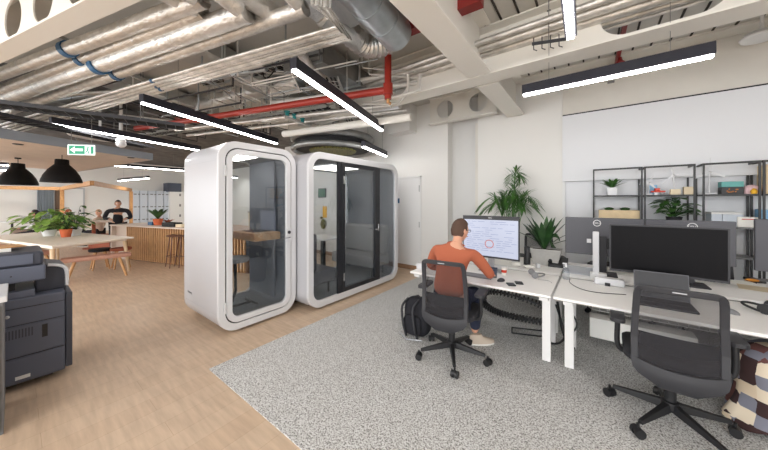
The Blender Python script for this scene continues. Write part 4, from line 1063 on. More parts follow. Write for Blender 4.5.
# phones
for i, (u, v, rz, lb) in enumerate(((511, 285, .5, 'left black phone on the man\'s desk'), (519, 283.5, .35, 'right black phone on the man\'s desk'))):
    c = px(u, v); solo('phone', MB().box((c.x-.035, c.y-.045, DZ+.001), (c.x+.035, c.y+.045, DZ+.012), rz), 'black', lb, 'phone', bevel=.004)
# headphones
def headphones(c, label, rz, s=1., m='charcoal'):
    r = thing('headphones', label, 'headphones', c); R = Matrix.Rotation(rz, 3, 'Z')
    f_ = lambda x, y, z: c+R @ (Vector((x, y, z))*s)
    build('headband', MB().tube([f_(.085*math.cos(a), .10*math.sin(a), .02+.02*math.sin(a)) for a in [PI*i/14 for i in range(15)]], .009*s, 8), m, r)
    for sx in (-1, 1):
        build('ear_cup', MB().tube([f_(sx*.085, -.02, .04), f_(sx*.06, -.02, .04)], [.038*s, .034*s], 16), m, r)
    return r
headphones(px(535, 277)+ZC*.001, 'dark grey headphones lying on the right part of the man\'s desk', -1.2, .9, 'ctop')
headphones(px(764, 312)+ZC*.001, 'black headphones near the right edge of the nearest desk', 1.1, 1.0, 'black')
# keyboard of the man
solo('keyboard', MB().box((-1.22, 2.96, DZ+.001), (-.84, 3.09, DZ+.016)), 'ctop', 'grey keyboard under the man\'s hands', 'keyboard', bevel=.003)
# dock with dark blue headset, cups
c = px(494, 277); hb = thing('desk_caddy', 'dark blue holder with a phone standing on the man\'s desk', 'holder', c)
build('cup', MB().cyl(c+ZC*.001, c+ZC*.085, .03, 16).box((c.x-.05, c.y+.01, c.z+.06), (c.x+.03, c.y+.03, c.z+.10)), 'navy', hb)
build('foot', MB().box((c.x-.07, c.y-.06, DZ+.001), (c.x+.03, c.y+.0, DZ+.02), .4), 'ctop', hb, .003)
c = px(504, 275); cp = thing('paper_cup', 'small paper cup with an orange-red print beside the blue holder', 'cup', c)
build('cup_wall', MB().lathe([(.022, .001), (.03, .075), (.027, .075), (.02, .005)], c, 18), 'paper', cp); build('print_band', MB().lathe([(.0265, .03), (.0295, .06)], c, 18), 'redtoy', cp)
c = px(527, 262, DZ); bt = thing('bottle', 'tall black drinks bottle standing left of the square planter', 'bottle', Vector((c.x, 3.72, DZ)))
c = P(527, 258, y=3.80); c.z = DZ+.001
build('body', MB().lathe([(.036, 0), (.038, .01), (.038, .15), (.03, .17), (.03, .20)], c, 20), 'black', bt)
build('cap', MB().lathe([(.032, .20), (.032, .25), (.02, .26), (0, .26)], c, 20), 'charcoal', bt)
build('base_band', MB().lathe([(.0385, .02), (.0385, .035)], c, 20), 'alu', bt)
for i, (u, v, sx, sy, sz, lb) in enumerate(((516, 266, .11, .07, .05, 'crumpled white tissue pack left of the headphones'), (529, 268, .13, .07, .04, 'white paper bag just behind the dark grey headphones'))):
    c = px(u, v); g = MB().ball(c+ZC*(sz*.5), (sx/2, sy/2, sz*.5), 12, 8); rr = random.Random(i); g.v = [v_+Vector(((rr.random()-.5)*.012, (rr.random()-.5)*.012, 0)) for v_ in g.v]
    solo('paper_bag', g, 'paper', lb, 'paper')
for i, (u, v) in enumerate(((514, 258), (538, 257))):
    c = P(u, v, y=3.85); c.z = DZ+.001; solo('white_pot', MB().lathe([(.022, 0), (.026, .05), (.024, .055), (0, .055)], c, 16), 'white', ['small white pot left of the black drinks bottle', 'small white pot right of the black drinks bottle'][i], 'pot')
# sanitiser bottle
c = px(566, 279); sb = thing('soap_bottle', 'clear pump bottle standing where the near desks meet', 'bottle', c)
build('bottle', MB().lathe([(.03, .001), (.032, .01), (.032, .10), (.012, .125)], c, 18), 'clear', sb)
build('pump', MB().cyl(c+ZC*.125, c+ZC*.16, .011, 10).box((c.x-.03, c.y-.008, c.z+.155), (c.x+.01, c.y+.008, c.z+.168)), 'white', sb)
# black cable on desk
solo('desk_cable', MB().tube(smoothpath([px(570, 279)+ZC*.004, px(570, 283)+ZC*.004, px(580, 289)+ZC*.004, px(598, 293)+ZC*.004, px(626, 295)+ZC*.004]), .003, 6), 'black', 'thin black cable curving over the desk right of the pump bottle', 'cable')
solo('desk_cable', MB().tube(smoothpath([px(538, 280)+ZC*.004, px(548, 281)+ZC*.004, px(552, 283.5)+ZC*.004]), .002, 6), 'ctop', 'thin grey cable trailing from the headphones on the man\'s desk', 'cable')
# white arm post
c = P(596, 268, y=3.62); c = Vector((c.x, 3.66, DZ)); wp = thing('cable_post', 'upright white monitor arm post with white clamp box left of the wide monitor', 'post', c)
q = P(596, 268, y=3.66)
build('post', MB().box((c.x-.028, 3.69, DZ+.001), (c.x+.028, 3.73, P(596, 232, y=3.66).z)), 'white', wp, .008)
build('clamp', MB().box((c.x-.05, 3.665, DZ+.001), (c.x+.09, 3.75, DZ+.06)), 'white_matt', wp, .006)
a_, b_ = px(594, 276), px(619, 279)
build('cable_box', MB().bar(Vector((a_.x, 3.47, DZ+.035)), Vector((b_.x+.02, 3.47, DZ+.035)), .07, .066), 'white', wp, .012)
solo('power_leads', MB().tube(smoothpath([(.02, 3.5, DZ+.01), (.05, 3.52, DZ+.06), (.09, 3.48, DZ+.02), (.13, 3.5, DZ+.05), (.16, 3.46, DZ+.012)]), .004, 6).box((.10, 3.42, DZ+.001), (.14, 3.45, DZ+.03)), 'black', 'black power leads bunched at the right end of the white cable box', 'cable')
c = P(589, 241, y=3.9); solo('small_white_box', MB().box((c.x-.02, 3.90, c.z-.02), (c.x+.02, 3.948, c.z+.02)), 'white', 'tiny white plug box stuck on the grey monitor back left of the arm post', 'plug')
# grey laptop, back row
a_, b_ = P(563, 263, z=DZ), P(592, 267, z=DZ)
l2 = thing('laptop', 'silver laptop with a low lid on the far desk left of the arm post', 'laptop', (-.1, 3.9, DZ+.001))
build('base', MB().box((-.26, 3.77, DZ+.001), (.02, 3.9, DZ+.014)), 'alu', l2, .003)
build('lid', MB().prism([(3.77, DZ+.015), (3.776, DZ+.013), (3.735, DZ+.10), (3.729, DZ+.10)], lambda g, t: Vector((t, g[0], g[1])), -.26, .02), 'alu', l2)
# dark telephone beside planter
tp = thing('desk_telephone', 'black desk telephone behind the square planter', 'telephone', (-.40, 4.1, DZ+.001))
build('body', MB().prism([(4.0, 0), (4.2, 0), (4.2, .10), (4.0, .03)], lambda g, t: Vector((t, g[0], DZ+.001+g[1])), -.44, -.24), 'black', tp, .004)
build('handset', MB().tube([(-.42, 4.02, DZ+.06), (-.42, 4.1, DZ+.10), (-.42, 4.18, DZ+.13)], [.024, .014, .024], 10), 'blackmatt', tp)
# papers + orange cloth right
for i, (u, v, w_, h_, rz, lb) in enumerate(((745, 284, .21, .30, .2, 'white papers spread on the far desk right of the wide monitor'), (764, 290, .3, .22, -.2, 'cream paper sheet at the right edge of the far desk'), (765, 281, .16, .12, .5, 'grey-white notebook lying at the right edge behind the cream sheet'))):
    c = px(u, v); solo('paper_sheet', MB().box((c.x-w_/2, c.y-h_/2, DZ+.001+i*.003), (c.x+w_/2, c.y+h_/2, DZ+.003+i*.003), rz), ('paper', 'kraft', 'ctop')[i], lb, 'paper')
c = px(752, 282); g = MB().ball(c+ZC*.02, (.05, .025, .014), 12, 6); solo('cloth', g, 'orangecloth', 'small crumpled orange cloth on the far desk papers', 'cloth')
# low white box left end of the desk
solo('white_tissue_box', MB().box((-1.69, 2.9, DZ+.001), (-1.6, 3.0, DZ+.075)), 'white', 'white carton standing at the left end of the man\'s desk', 'box', bevel=.004)
# ============================================================ BACKPACK
bp = thing('backpack', 'black backpack standing on the carpet left of the man\'s chair', 'backpack', P(418, 336, z=.009))
c = P(418, 334, z=.009)
def blob(c, sx, sy, sz, n=18, m=12, pw=.55, lean=0):
    g = MB(); vs = []
    for i in range(m+1):
        a = -PI/2+PI*i/m; zz = math.copysign(abs(math.sin(a))**pw, math.sin(a)); rr = abs(math.cos(a))**pw
        for j in range(n):
            b = 2*PI*j/n; cx = math.copysign(abs(math.cos(b))**pw, math.cos(b)); sy_ = math.copysign(abs(math.sin(b))**pw, math.sin(b))
            vs.append(c+Vector((sx/2*rr*cx, sy/2*rr*sy_+lean*zz, sz/2*(1+zz))))
    return g.add(vs, [(i*n+j, i*n+(j+1) % n, (i+1)*n+(j+1) % n, (i+1)*n+j) for i in range(m) for j in range(n)], True)
build('body', blob(c, .30, .20, .42), 'blackcloth', bp)
build('front_pocket', blob(c+Vector((-.01, -.10, .03)), .22, .08, .22), 'blackcloth', bp)
for s_ in (-.07, .07): build('strap', MB().tube(smoothpath([c+Vector((s_-.02, -.06, .41)), c+Vector((s_-.05, -.145, .33)), c+Vector((s_-.02, -.17, .16)), c+Vector((s_, -.14, .02))]), .013, 8), 'charcoal', bp)
build('grab_loop', MB().tube([c+Vector((.03*math.cos(a), 0, .41+.03*math.sin(a))) for a in [PI*i/8 for i in range(9)]], .007, 6), 'charcoal', bp)
build('wire_frame', MB().tube([c+Vector((-.16, -.14, .03)), c+Vector((-.02, -.21, .02)), c+Vector((.14, -.16, .03))], .006, 6), 'alu', bp)
# ============================================================ COAT (plaid) draped over the right chair
def drape(center, rx, ry, zt, zb_, name, label, m, seed=1):
    g = MB(); n = 46; mm = 22; vs = []; rr = random.Random(seed); ph = [rr.random()*6 for _ in range(6)]
    for i in range(mm+1):
        t = i/mm; z = zt+(zb_-zt)*t
        for j in range(n):
            a = 2*PI*j/n
            f_ = 1+.11*t*math.sin(5*a+ph[0]+t*1.5)+.06*t*math.sin(9*a+ph[1])+.03*math.sin(3*a+t*6+ph[2])
            flare = .50+.5*math.sqrt(t) if t < .3 else .774+.12*t
            vs.append(Vector((center[0]+rx*f_*flare*math.cos(a)+.02*math.sin(t*7+ph[3]), center[1]+ry*f_*flare*math.sin(a), z+.02*math.sin(7*a+ph[4])*t)))
    g.add(vs, [(i*n+j, i*n+(j+1) % n, (i+1)*n+(j+1) % n, (i+1)*n+j) for i in range(mm) for j in range(n)], True)
    o = len(g.v); g.f += [tuple(range(n))]; g.sm += [True]
    return solo(name, g, m, label, 'coat')
drape((1.06, 3.02), .33, .26, .56, .03, 'plaid_coat', 'brown and cream plaid coat hanging to the carpet at the right edge', 'plaid', 3)
solo('laptop_sleeve', MB().prism([(-.16, 0), (.16, 0), (.16, .025), (-.16, .025)], lambda g, t: Vector((1.02+g[0]*.8+t*.3, 2.95+t, .60+g[1]-g[0]*.42)), -.12, .12), 'alu', 'grey folder lying tilted on top of the plaid coat under the desk edge', 'folder', bevel=.004)
# ============================================================ PEOPLE
def skin_mesh(name, verts, edges, m, parent, root=0, sub=2, world=True):
    """verts: list of (x,y,z,rx,ry)"""
    inv = (Matrix.Translation(parent_loc(parent)) @ Matrix.Rotation(parent_rz(parent), 4, 'Z')).inverted()
    me = bpy.data.meshes.new(name); me.from_pydata([tuple(inv @ Vector(v[:3])) for v in verts], edges, []); me.update()
    o = bpy.data.objects.new(name, me); COL.objects.link(o); o.parent = parent
    sk = o.modifiers.new('skin', 'SKIN'); sk.use_smooth_shade = True; sk.branch_smoothing = .6
    for i, v in enumerate(verts):
        d = me.skin_vertices[0].data[i]; d.radius = (v[3], v[4] if len(v) > 4 else v[3]); d.use_root = (i == root)
    sb = o.modifiers.new('subdivision', 'SUBSURF'); sb.levels = sub; sb.render_levels = sub
    bpy.context.view_layer.update()
    dg = bpy.context.evaluated_depsgraph_get()
    nm = bpy.data.meshes.new_from_object(o.evaluated_get(dg))
    o.modifiers.clear(); o.data = nm; bpy.data.meshes.remove(me)
    nm.materials.clear(); nm.materials.append(M[m])
    for p in nm.polygons: p.use_smooth = True
    return o
def head_verts(c, r=1.): return None
def add_head(pr, c, yaw, pitch, skinm, hairm, long_hair=False, bald=False, glasses=False, s=1.):
    """head centred at c; local -Y back, +Y face"""
    R = Matrix.Rotation(yaw, 3, 'Z') @ Matrix.Rotation(pitch, 3, 'X')
    def T(x, y, z): return c+R @ (Vector((x, y, z))*s)
    g = MB(); n, m_ = 22, 16; vs = []
    for i in range(m_+1):
        a = PI*i/m_
        for j in range(n):
            b = 2*PI*j/n; x = math.sin(a)*math.cos(b); y = math.sin(a)*math.sin(b); z = -math.cos(a)
            w = .073*(1-.22*max(0, -z)**1.3) if z < 0 else .073*(1+.04*z)
            yy = y*.094 if y < 0 else y*.088*(1-.08*max(0, -z))
            if z < -.3: yy += .014*(-z-.3)
            vs.append(T(x*w, yy, z*.115))
    g.add(vs, [(i*n+j, i*n+(j+1) % n, (i+1)*n+(j+1) % n, (i+1)*n+j) for i in range(m_) for j in range(n)], True)
    hd_ = build('head', g, skinm, pr)
    build('nose', MB().add([T(-.013, .084, -.02), T(.013, .084, -.02), T(0, .108, -.022), T(0, .086, .022), T(0, .084, -.034)], [(0, 2, 3), (2, 1, 3), (0, 4, 2), (4, 1, 2)], True), skinm, hd_)
    for sx in (-1, 1):
        build('ear', MB().ball(T(sx*.074, -.004, -.005), (.012*s, .018*s, .030*s), 10, 8), skinm, hd_)
        build('eye', MB().ball(T(sx*.028, .080, .008), .010*s, 8, 6), 'paper', hd_)
    build('mouth', MB().ball(T(0, .088, -.055), (.022*s, .006*s, .006*s), 10, 6), 'rust', hd_)
    if not bald:
        vs = []; fs = []; g = MB(); n, m_ = 26, 12; rr = random.Random(5)
        for i in range(m_+1):
            for j in range(n):
                b = 2*PI*j/n
                lim = (2.12 if math.sin(b) < -.2 else (1.55 if math.sin(b) < .3 else 1.0))
                a = lim*i/m_; x = math.sin(a)*math.cos(b); y = math.sin(a)*math.sin(b); z = math.cos(a)
                k = 1.0+.03*(rr.random()-.5)
                vs.append(T(x*.082*k, (y*.104 if y < 0 else y*.094)*k, z*.124*k+.004))
        g.add(vs, [(i*n+j, i*n+(j+1) % n, (i+1)*n+(j+1) % n, (i+1)*n+j) for i in range(m_) for j in range(n)], True)
        build('hair', g, hairm, hd_)
        if long_hair:
            build('hair_length', blob(T(0, -.05, -.24)-Vector((0, 0, 0)), .17*s, .11*s, .30*s, 14, 8), hairm, hd_)
    if glasses:
        gg = MB()
        for sx in (-1, 1):
            gg.tube([T(sx*.03+.024*math.cos(a), .093, .008+.018*math.sin(a)) for a in [2*PI*i/12 for i in range(12)]], .0022*s, 5, closed=True)
            gg.tube([T(sx*.056, .09, .012), T(sx*.078, .0, .010)], .0022*s, 5)
        build('glasses', gg, 'black', hd_)
    return hd_
def hand(pr, w, d, palm_n, skinm, s=1., side=1, parent=None):
    """w wrist point, d direction of fingers, palm_n palm normal (down)"""
    d = Vector(d).normalized(); pn = Vector(palm_n).normalized(); sd = d.cross(pn).normalized()*side
    w = Vector(w); vs = []; es = []
    def V(p, r): vs.append((p.x, p.y, p.z, r*s, r*s)); return len(vs)-1
    a = V(w, .021); b = V(w+d*.045*s, .026); c2 = V(w+d*.075*s, .024); es += [(a, b), (b, c2)]
    for k, L in ((-.027, .068), (-.009, .078), (.009, .072), (.026, .056)):
        base = w+d*.078*s+sd*k*s; i0 = V(base, .0105); es.append((c2, i0))
        p1_ = base+d*L*.45*s+pn*.010*s; i1 = V(p1_, .0088); es.append((i0, i1))
        p2_ = p1_+d*L*.32*s+pn*.018*s; i2 = V(p2_, .0078); es.append((i1, i2))
        p3_ = p2_+d*L*.18*s+pn*.016*s; i3 = V(p3_, .0065); es.append((i2, i3))
    t0 = V(w+d*.03*s-sd*.030*s, .0125); es.append((b, t0)); t1 = V(w+d*.055*s-sd*.048*s+pn*.008*s, .0105); es.append((t0, t1)); t2 = V(w+d*.082*s-sd*.052*s+pn*.014*s, .0085); es.append((t1, t2))
    return skin_mesh('hand', vs, es, skinm, parent or pr, 0, 1)
man = thing('person', 'person in an orange jumper seated with back to the camera, typing at the lit monitor', 'person', (-1.13, 2.58, .009))
hip = Vector((-1.12, 2.55, .57)); 
shL, shR = Vector((-1.30, 2.66, 1.02)), Vector((-.93, 2.70, 1.00))
neck = Vector((-1.105, 2.70, 1.09)); hc = Vector((-1.10, 2.79, 1.212))
# torso and arms of the jumper
elR = P(484, 277, z=.80); elR = Vector((-.80, 2.80, .80)); haR = Vector((-.86, 2.98, .745))
elL = Vector((-1.44, 2.76, .80)); haL = Vector((-1.22, 2.97, .745))
tv = [(hip.x, hip.y, hip.z, .175, .135), (-1.12, 2.555, .72, .165, .12), (-1.12, 2.60, .87, .175, .12), (-1.11, 2.655, .985, .155, .10), (neck.x, neck.y+.0, 1.095, .060, .062),
      (shL.x, shL.y, shL.z, .070, .070), (elL.x, elL.y, elL.z, .050, .050), (haL.x, haL.y, haL.z, .034, .034),
      (shR.x, shR.y, shR.z, .070, .070), (elR.x, elR.y, elR.z, .050, .050), (haR.x, haR.y, haR.z, .034, .034),
      (-1.37, 2.71, .91, .058, .058), (-.86, 2.755, .90, .058, .058)]
te = [(0, 1), (1, 2), (2, 3), (3, 4), (3, 5), (5, 11), (11, 6), (6, 7), (3, 8), (8, 12), (12, 9), (9, 10)]
# body (skin): one continuous figure under the clothes
bv = [(v[0], v[1], v[2], v[3]*.66, v[4]*.66) for v in tv]
bv[4] = (neck.x, neck.y+.01, 1.10, .050, .052)
kL, kR = Vector((-1.26, 2.98, .56)), Vector((-.98, 2.96, .56)); aL, aR = Vector((-1.28, 3.05, .11)), Vector((-1.0, 2.94, .11))
n0 = len(bv)
bv += [(hc.x, hc.y-.02, hc.z-.03, .05, .05), (kL.x, kL.y, kL.z, .055, .055), (aL.x, aL.y, aL.z, .04, .04), (kR.x, kR.y, kR.z, .055, .055), (aR.x, aR.y, aR.z, .04, .04), (-1.22, 2.62, .56, .08, .08), (-1.02, 2.62, .56, .08, .08)]
be = te+[(4, n0), (0, n0+5), (n0+5, n0+1), (n0+1, n0+2), (0, n0+6), (n0+6, n0+3), (n0+3, n0+4)]
bd = skin_mesh('body', bv, be, 'skin', man)
skin_mesh('jumper', tv, te, 'orange', man)
skin_mesh('trousers', [(-1.12, 2.55, .57, .165, .135), (-1.21, 2.64, .56, .095, .09), (kL.x, kL.y, kL.z, .075, .075), (-1.27, 3.02, .34, .065, .065), (aL.x, aL.y, .14, .055, .055), (-1.03, 2.64, .56, .095, .09), (kR.x, kR.y, kR.z, .075, .075), (-.99, 2.95, .34, .065, .065), (aR.x, aR.y, .14, .055, .055)],
          [(0, 1), (1, 2), (2, 3), (3, 4), (0, 5), (5, 6), (6, 7), (7, 8)], 'jeans', man)
add_head(man, hc, math.radians(-28), math.radians(-8), 'skin', 'hair', glasses=True)
hand(man, haR+Vector((-.005, .01, 0)), (-.15, .9, -.10), (0, 0, -1), 'skin', side=1)
hand(man, haL+Vector((.005, .01, 0)), (.2, .9, -.10), (0, 0, -1), 'skin', side=-1)
def shoe(pr, c, yaw, m):
    g = MB(); R = Matrix.Rotation(yaw, 3, 'Z'); vs = []; n = 20
    prof = [(0, 1.0), (.02, 1.03), (.045, .97), (.075, .78), (.10, .55)]
    for zz, sc in prof:
        for j in range(n):
            b = 2*PI*j/n; x = .046*math.cos(b)*sc; y = .138*math.sin(b)*sc
            if zz > .05 and y > 0: y *= .45
            vs.append(c+R @ Vector((x, y+.04-(.03 if zz > .05 else 0), zz)))
    g.add(vs, [(i*n+j, i*n+(j+1) % n, (i+1)*n+(j+1) % n, (i+1)*n+j) for i in range(len(prof)-1) for j in range(n)], True)
    g.f += [tuple(range(n))[::-1], tuple(len(prof)*n-n+j for j in range(n))]; g.sm += [False, False]
    sh_ = build('shoe', g, m, pr)
    sv = []
    for zz in (-.0, .016):
        for j in range(n):
            b = 2*PI*j/n; sv.append(c+R @ Vector((.049*math.cos(b), .142*math.sin(b)+.04, zz-.001)))
    build('sole', MB().add(sv, [(j, (j+1) % n, n+(j+1) % n, n+j) for j in range(n)]+[tuple(range(n))[::-1], tuple(n+j for j in range(n))]), 'paper', sh_)
shoe(man, Vector((aR.x+.03, aR.y, .011)), -.9, 'shoe'); shoe(man, Vector((aL.x, aL.y, .011)), .1, 'shoe')
# far people
def sitter(c, yaw, label, top, hairm, skinm='skin2', bald=False, long_hair=False, standing=False, s=1., trousers='blackcloth', arms_fwd=.3, stool=True, wide=1.):
    r = thing('person', label, 'person', Vector(c), 0)
    R = Matrix.Rotation(yaw, 3, 'Z')
    def T(x, y, z): return Vector(c)+R @ (Vector((x, y, z))*s)
    def W(lst): return [(*T(v[0]*wide, v[1], v[2]), v[3]*s*wide, v[4]*s*wide) for v in lst]
    hz = .92 if standing else .50
    tors = [(0, 0, hz, .16, .12), (0, .0, hz+.18, .15, .11), (0, .02, hz+.36, .17, .11), (0, .02, hz+.46, .14, .09), (0, .02, hz+.54, .06, .06),
            (-.19, .02, hz+.45, .06, .06), (-.25, .04, hz+.20, .045, .045), (-.14, arms_fwd, hz+.20, .034, .034), (.19, .02, hz+.45, .06, .06), (.25, .04, hz+.20, .045, .045), (.14, arms_fwd, hz+.20, .034, .034)]
    te_ = [(0, 1), (1, 2), (2, 3), (3, 4), (3, 5), (5, 6), (6, 7), (3, 8), (8, 9), (9, 10)]
    if standing: legs = [(-.1, 0, hz-.06, .09, .09), (-.1, .02, .5, .07, .07), (-.1, 0, .10, .05, .05), (.1, 0, hz-.06, .09, .09), (.1, .02, .5, .07, .07), (.1, 0, .10, .05, .05)]
    else: legs = [(-.1, .08, hz, .09, .09), (-.12, .42, hz+.0, .07, .07), (-.12, .40, .10, .05, .05), (.1, .08, hz, .09, .09), (.12, .42, hz+.0, .07, .07), (.12, .40, .10, .05, .05)]
    k0 = len(tors); le = [(0, k0), (k0, k0+1), (k0+1, k0+2), (0, k0+3), (k0+3, k0+4), (k0+4, k0+5)]
    sk = [(v[0], v[1], v[2], v[3]*.8, v[4]*.8) for v in tors+legs]+[(0, .03, hz+.60, .05, .05)]
    skin_mesh('body', W(sk), te_+le+[(4, len(sk)-1)], skinm, r, sub=1)
    skin_mesh('top', W(tors), te_, top, r, sub=1)
    skin_mesh('trousers', W([tors[0]]+legs), [(0, 1), (1, 2), (2, 3), (0, 4), (4, 5), (5, 6)], trousers, r, sub=1)
    add_head(r, T(0, .04, hz+.68), yaw, -.1, skinm, hairm, long_hair, bald, s=s)
    for sx in (-1, 1): hand(r, T(sx*.14*wide, arms_fwd, hz+.20), R @ Vector((-sx*.2, 1, -.1)), (0, 0, -1), skinm, s*wide**.5, side=sx)
    for sx in (-1, 1): shoe(r, T(sx*(.1 if standing else .12), .0 if standing else .40, .002), yaw, 'blackcloth')
    return r
# ============================================================ HALL
def flat(u, v, d): 
    p = P(u, v, d=d); return Vector((p.x, p.y, 0))
def ptable(pts, z, label, name='dining_table', leg='oak', top='tabletop_cream', th=.03, legin=.12, splay=.1):
    pts = [Vector((p.x, p.y, 0)) for p in pts]; c = sum(pts, Vector())/len(pts); r = thing(name, label, 'table', c)
    build('tabletop', MB().prism(list(range(4)), lambda g, t: pts[g]+ZC*t, z-th, z), top, r)
    ins = [c+(p-c)*(1-legin) for p in pts]
    build('apron', MB().prism(list(range(4)), lambda g, t: ins[g]+ZC*t, z-th-.05, z-th-.0005), top, r)
    for q, p in zip(ins, pts):
        o = (q-c).normalized()*splay; build('leg', MB().tube([q+ZC*(z-th-.051), q+o+ZC*.001], [.035, .022], 10), leg, r)
    return r
# the white table with plants
A = P(52, 246, z=.74); B_ = P(134, 237, z=.74); C_ = A-E1*3.4; D_ = B_-E1*3.4
ptable([A, B_, D_, C_], .74, 'long white-topped table on splayed wooden legs under the black pendants')
def bench_seat(p, q, w, label, m='tan', h=.45):
    p = Vector((p.x, p.y, 0)); q = Vector((q.x, q.y, 0)); t = (q-p).normalized(); s_ = Vector((-t.y, t.x, 0)); r = thing('bench', label, 'bench', (p+q)/2)
    build('seat', MB().bar(p+ZC*(h-.035), q+ZC*(h-.035), w, .07), m, r, .02)
    for c, o in ((p+t*.18, -1), (q-t*.18, 1)):
        for sd in (-1, 1): build('leg', MB().tube([c+s_*sd*w*.25+ZC*(h-.072), c+t*o*.10+s_*sd*w*.55+ZC*.001], [.026, .018], 8), 'oakdark', r)
    return r
bench_seat(P(60, 259, z=.45), P(131, 252, z=.45), .30, 'tan upholstered bench along the near short side of the white table')
bench_seat(P(44, 252, z=.45), P(44, 252, z=.45)-E1*2.6, .30, 'tan upholstered bench along the left long side of the white table')
def stool_low(c, label, m='blackcloth'):
    c = Vector((c.x, c.y, 0)); r = thing('low_stool', label, 'stool', c)
    build('seat', MB().lathe([(0, .40), (.17, .40), (.19, .43), (.18, .46), (0, .465)], c, 20), m, r)
    for i in range(4):
        a = PI/4+PI/2*i; build('leg', MB().tube([c+Vector((.1*math.cos(a), .1*math.sin(a), .4)), c+Vector((.19*math.cos(a), .19*math.sin(a), .001))], [.02, .014], 8), 'oakdark', r)
stool_low(P(100, 249, z=.45), 'dark round stool tucked under the white table, left of the tan one', 'blackcloth')
stool_low(P(121, 248, z=.45), 'dark red-brown round stool tucked under the right end of the white table', 'rust')
# counter
ca = P(111, 224.5, z=.9); cb = P(190, 228.5, z=.9); ct = (cb-ca).xy.to_3d().normalized(); cn = Vector((-ct.y, ct.x, 0))
ca = Vector((ca.x, ca.y, 0)); cb = Vector((cb.x, cb.y, 0))+ct*1.6
cc_ = thing('kitchen_counter', 'long counter with a pale top and vertical oak slats left of the smaller pod', 'counter', (ca+cb)/2)
build('worktop', MB().bar(ca+cn*.4+ZC*.885, cb+cn*.4+ZC*.885, .86, .03), 'raft', cc_, .003)
build('carcass', MB().bar(ca+cn*.44+ct*.05+ZC*.435, cb+cn*.44-ct*.02+ZC*.435, .66, .868), 'slatgap', cc_)
build('end_panel', MB().bar(ca+cn*.4+ZC*.4345, ca+cn*.4+ct*.049+ZC*.4345, .82, .868), 'raft', cc_)
sl = MB(); L = (cb-ca).length; x = .55
e0 = ca+ct*.05; build('front_panel', MB().bar(ca+ct*.05+cn*.095+ZC*.435, ca+ct*.5+cn*.095+ZC*.435, .02, .868), 'raft', cc_)
while x < L-.05:
    p = ca+ct*x+cn*.09; sl.bar(p+ZC*.02, p+ZC*.868, .045, .03, up=ct); x += .085
build('slat', sl, 'slat', cc_)['kind'] = 'stuff'
# bar stools
def bar_stool(c, label):
    c = Vector((c.x, c.y, 0)); r = thing('bar_stool', label, 'bar stool', c)
    build('seat', MB().lathe([(0, .70), (.16, .70), (.17, .72), (.15, .735), (0, .73)], c, 20), 'stoolmetal', r)
    for i in range(4):
        a = PI/4+PI/2*i; build('leg', MB().tube([c+Vector((.11*math.cos(a), .11*math.sin(a), .70)), c+Vector((.2*math.cos(a), .2*math.sin(a), .001))], .011, 8), 'stoolmetal', r)
    build('foot_ring', MB().tube([c+Vector((.16*math.cos(a), .16*math.sin(a), .25)) for a in [2*PI*i/20 for i in range(20)]], .008, 6, closed=True), 'stoolmetal', r)
bar_stool(P(175, 266.5, z=0), 'brown metal bar stool in front of the slatted counter beside the smaller pod')
bar_stool(P(184, 266, z=0), 'brown metal bar stool half hidden by the smaller pod edge')
# counter items
def cpt(u, v, off=.35): p = P(u, v, z=.901); return p
c = cpt(158, 225); pl_ = thing('potted_plant', 'small leafy plant in a terracotta pot on the slatted counter', 'potted plant', c)
build('pot', MB().lathe([(.08, 0), (.11, .16), (.095, .16), (0, .14)], c, 18), 'terracotta', pl_)
g = MB(); rr = random.Random(2)
for i in range(10): a = 2*PI*i/10; g.leaf(c+ZC*.14, (math.cos(a)*.7, math.sin(a)*.7, 1), .40+.1*rr.random(), .09, .25)
build('foliage', g, 'leafdark', pl_)
solo('blue_box', MB().box((cpt(152, 225).x-.08, cpt(152, 225).y-.05, .901), (cpt(152, 225).x+.08, cpt(152, 225).y+.05, .98), .3), 'blue', 'small blue box on the counter left of the plant', 'box')
solo('black_tray', MB().box((cpt(172, 226.5).x-.22, cpt(172, 226.5).y-.1, .901), (cpt(172, 226.5).x+.22, cpt(172, 226.5).y+.1, 1.0), .3), 'blackmatt', 'black tray on the counter right of the plant', 'tray', bevel=.01)
solo('yellow_carton', MB().box((cpt(181, 227).x-.12, cpt(181, 227).y-.06, .901), (cpt(181, 227).x+.12, cpt(181, 227).y+.06, .97), .2), 'kraft', 'yellowish carton on the counter nearest the smaller pod', 'box')
c = cpt(168, 224); solo('dried_plant', (lambda g: [g.leaf(c, (math.cos(a), math.sin(a), 1.2), .26, .05, .3) for a in [k_*.7 for k_ in range(9)]] and g)(MB()), 'rust', 'reddish dried stems standing on the counter behind the black tray', 'plant')
# people
pc = P(118, 226, z=0.0) if False else None
q = P(118, 205, d=8.3); sitter((q.x, q.y, 0), -1.74, 'person in a black shirt standing behind the counter', 'blackcloth', 'hairdark', 'rust' if False else 'skin2', standing=True, s=.90, wide=1.3, arms_fwd=.3)
q = P(100, 214, d=9.4); sitter((q.x, q.y, 0), PI/2+TH+.2, 'bald person in a beige top seated left of the person in black', 'beige', 'hair', bald=True, s=.96)
q = P(37, 213, d=9.0); sitter((q.x, q.y, 0), PI/2+TH+.6, 'person with long dark hair and white sleeves seated leaning left in the hall', 'white_matt', 'hairdark', long_hair=True, s=.95)
q = P(67, 212, d=9.6); sitter((q.x, q.y, 0), TH-1.2, 'person with reddish brown hair seen behind the table plants', 'rust', 'rust', s=.95)
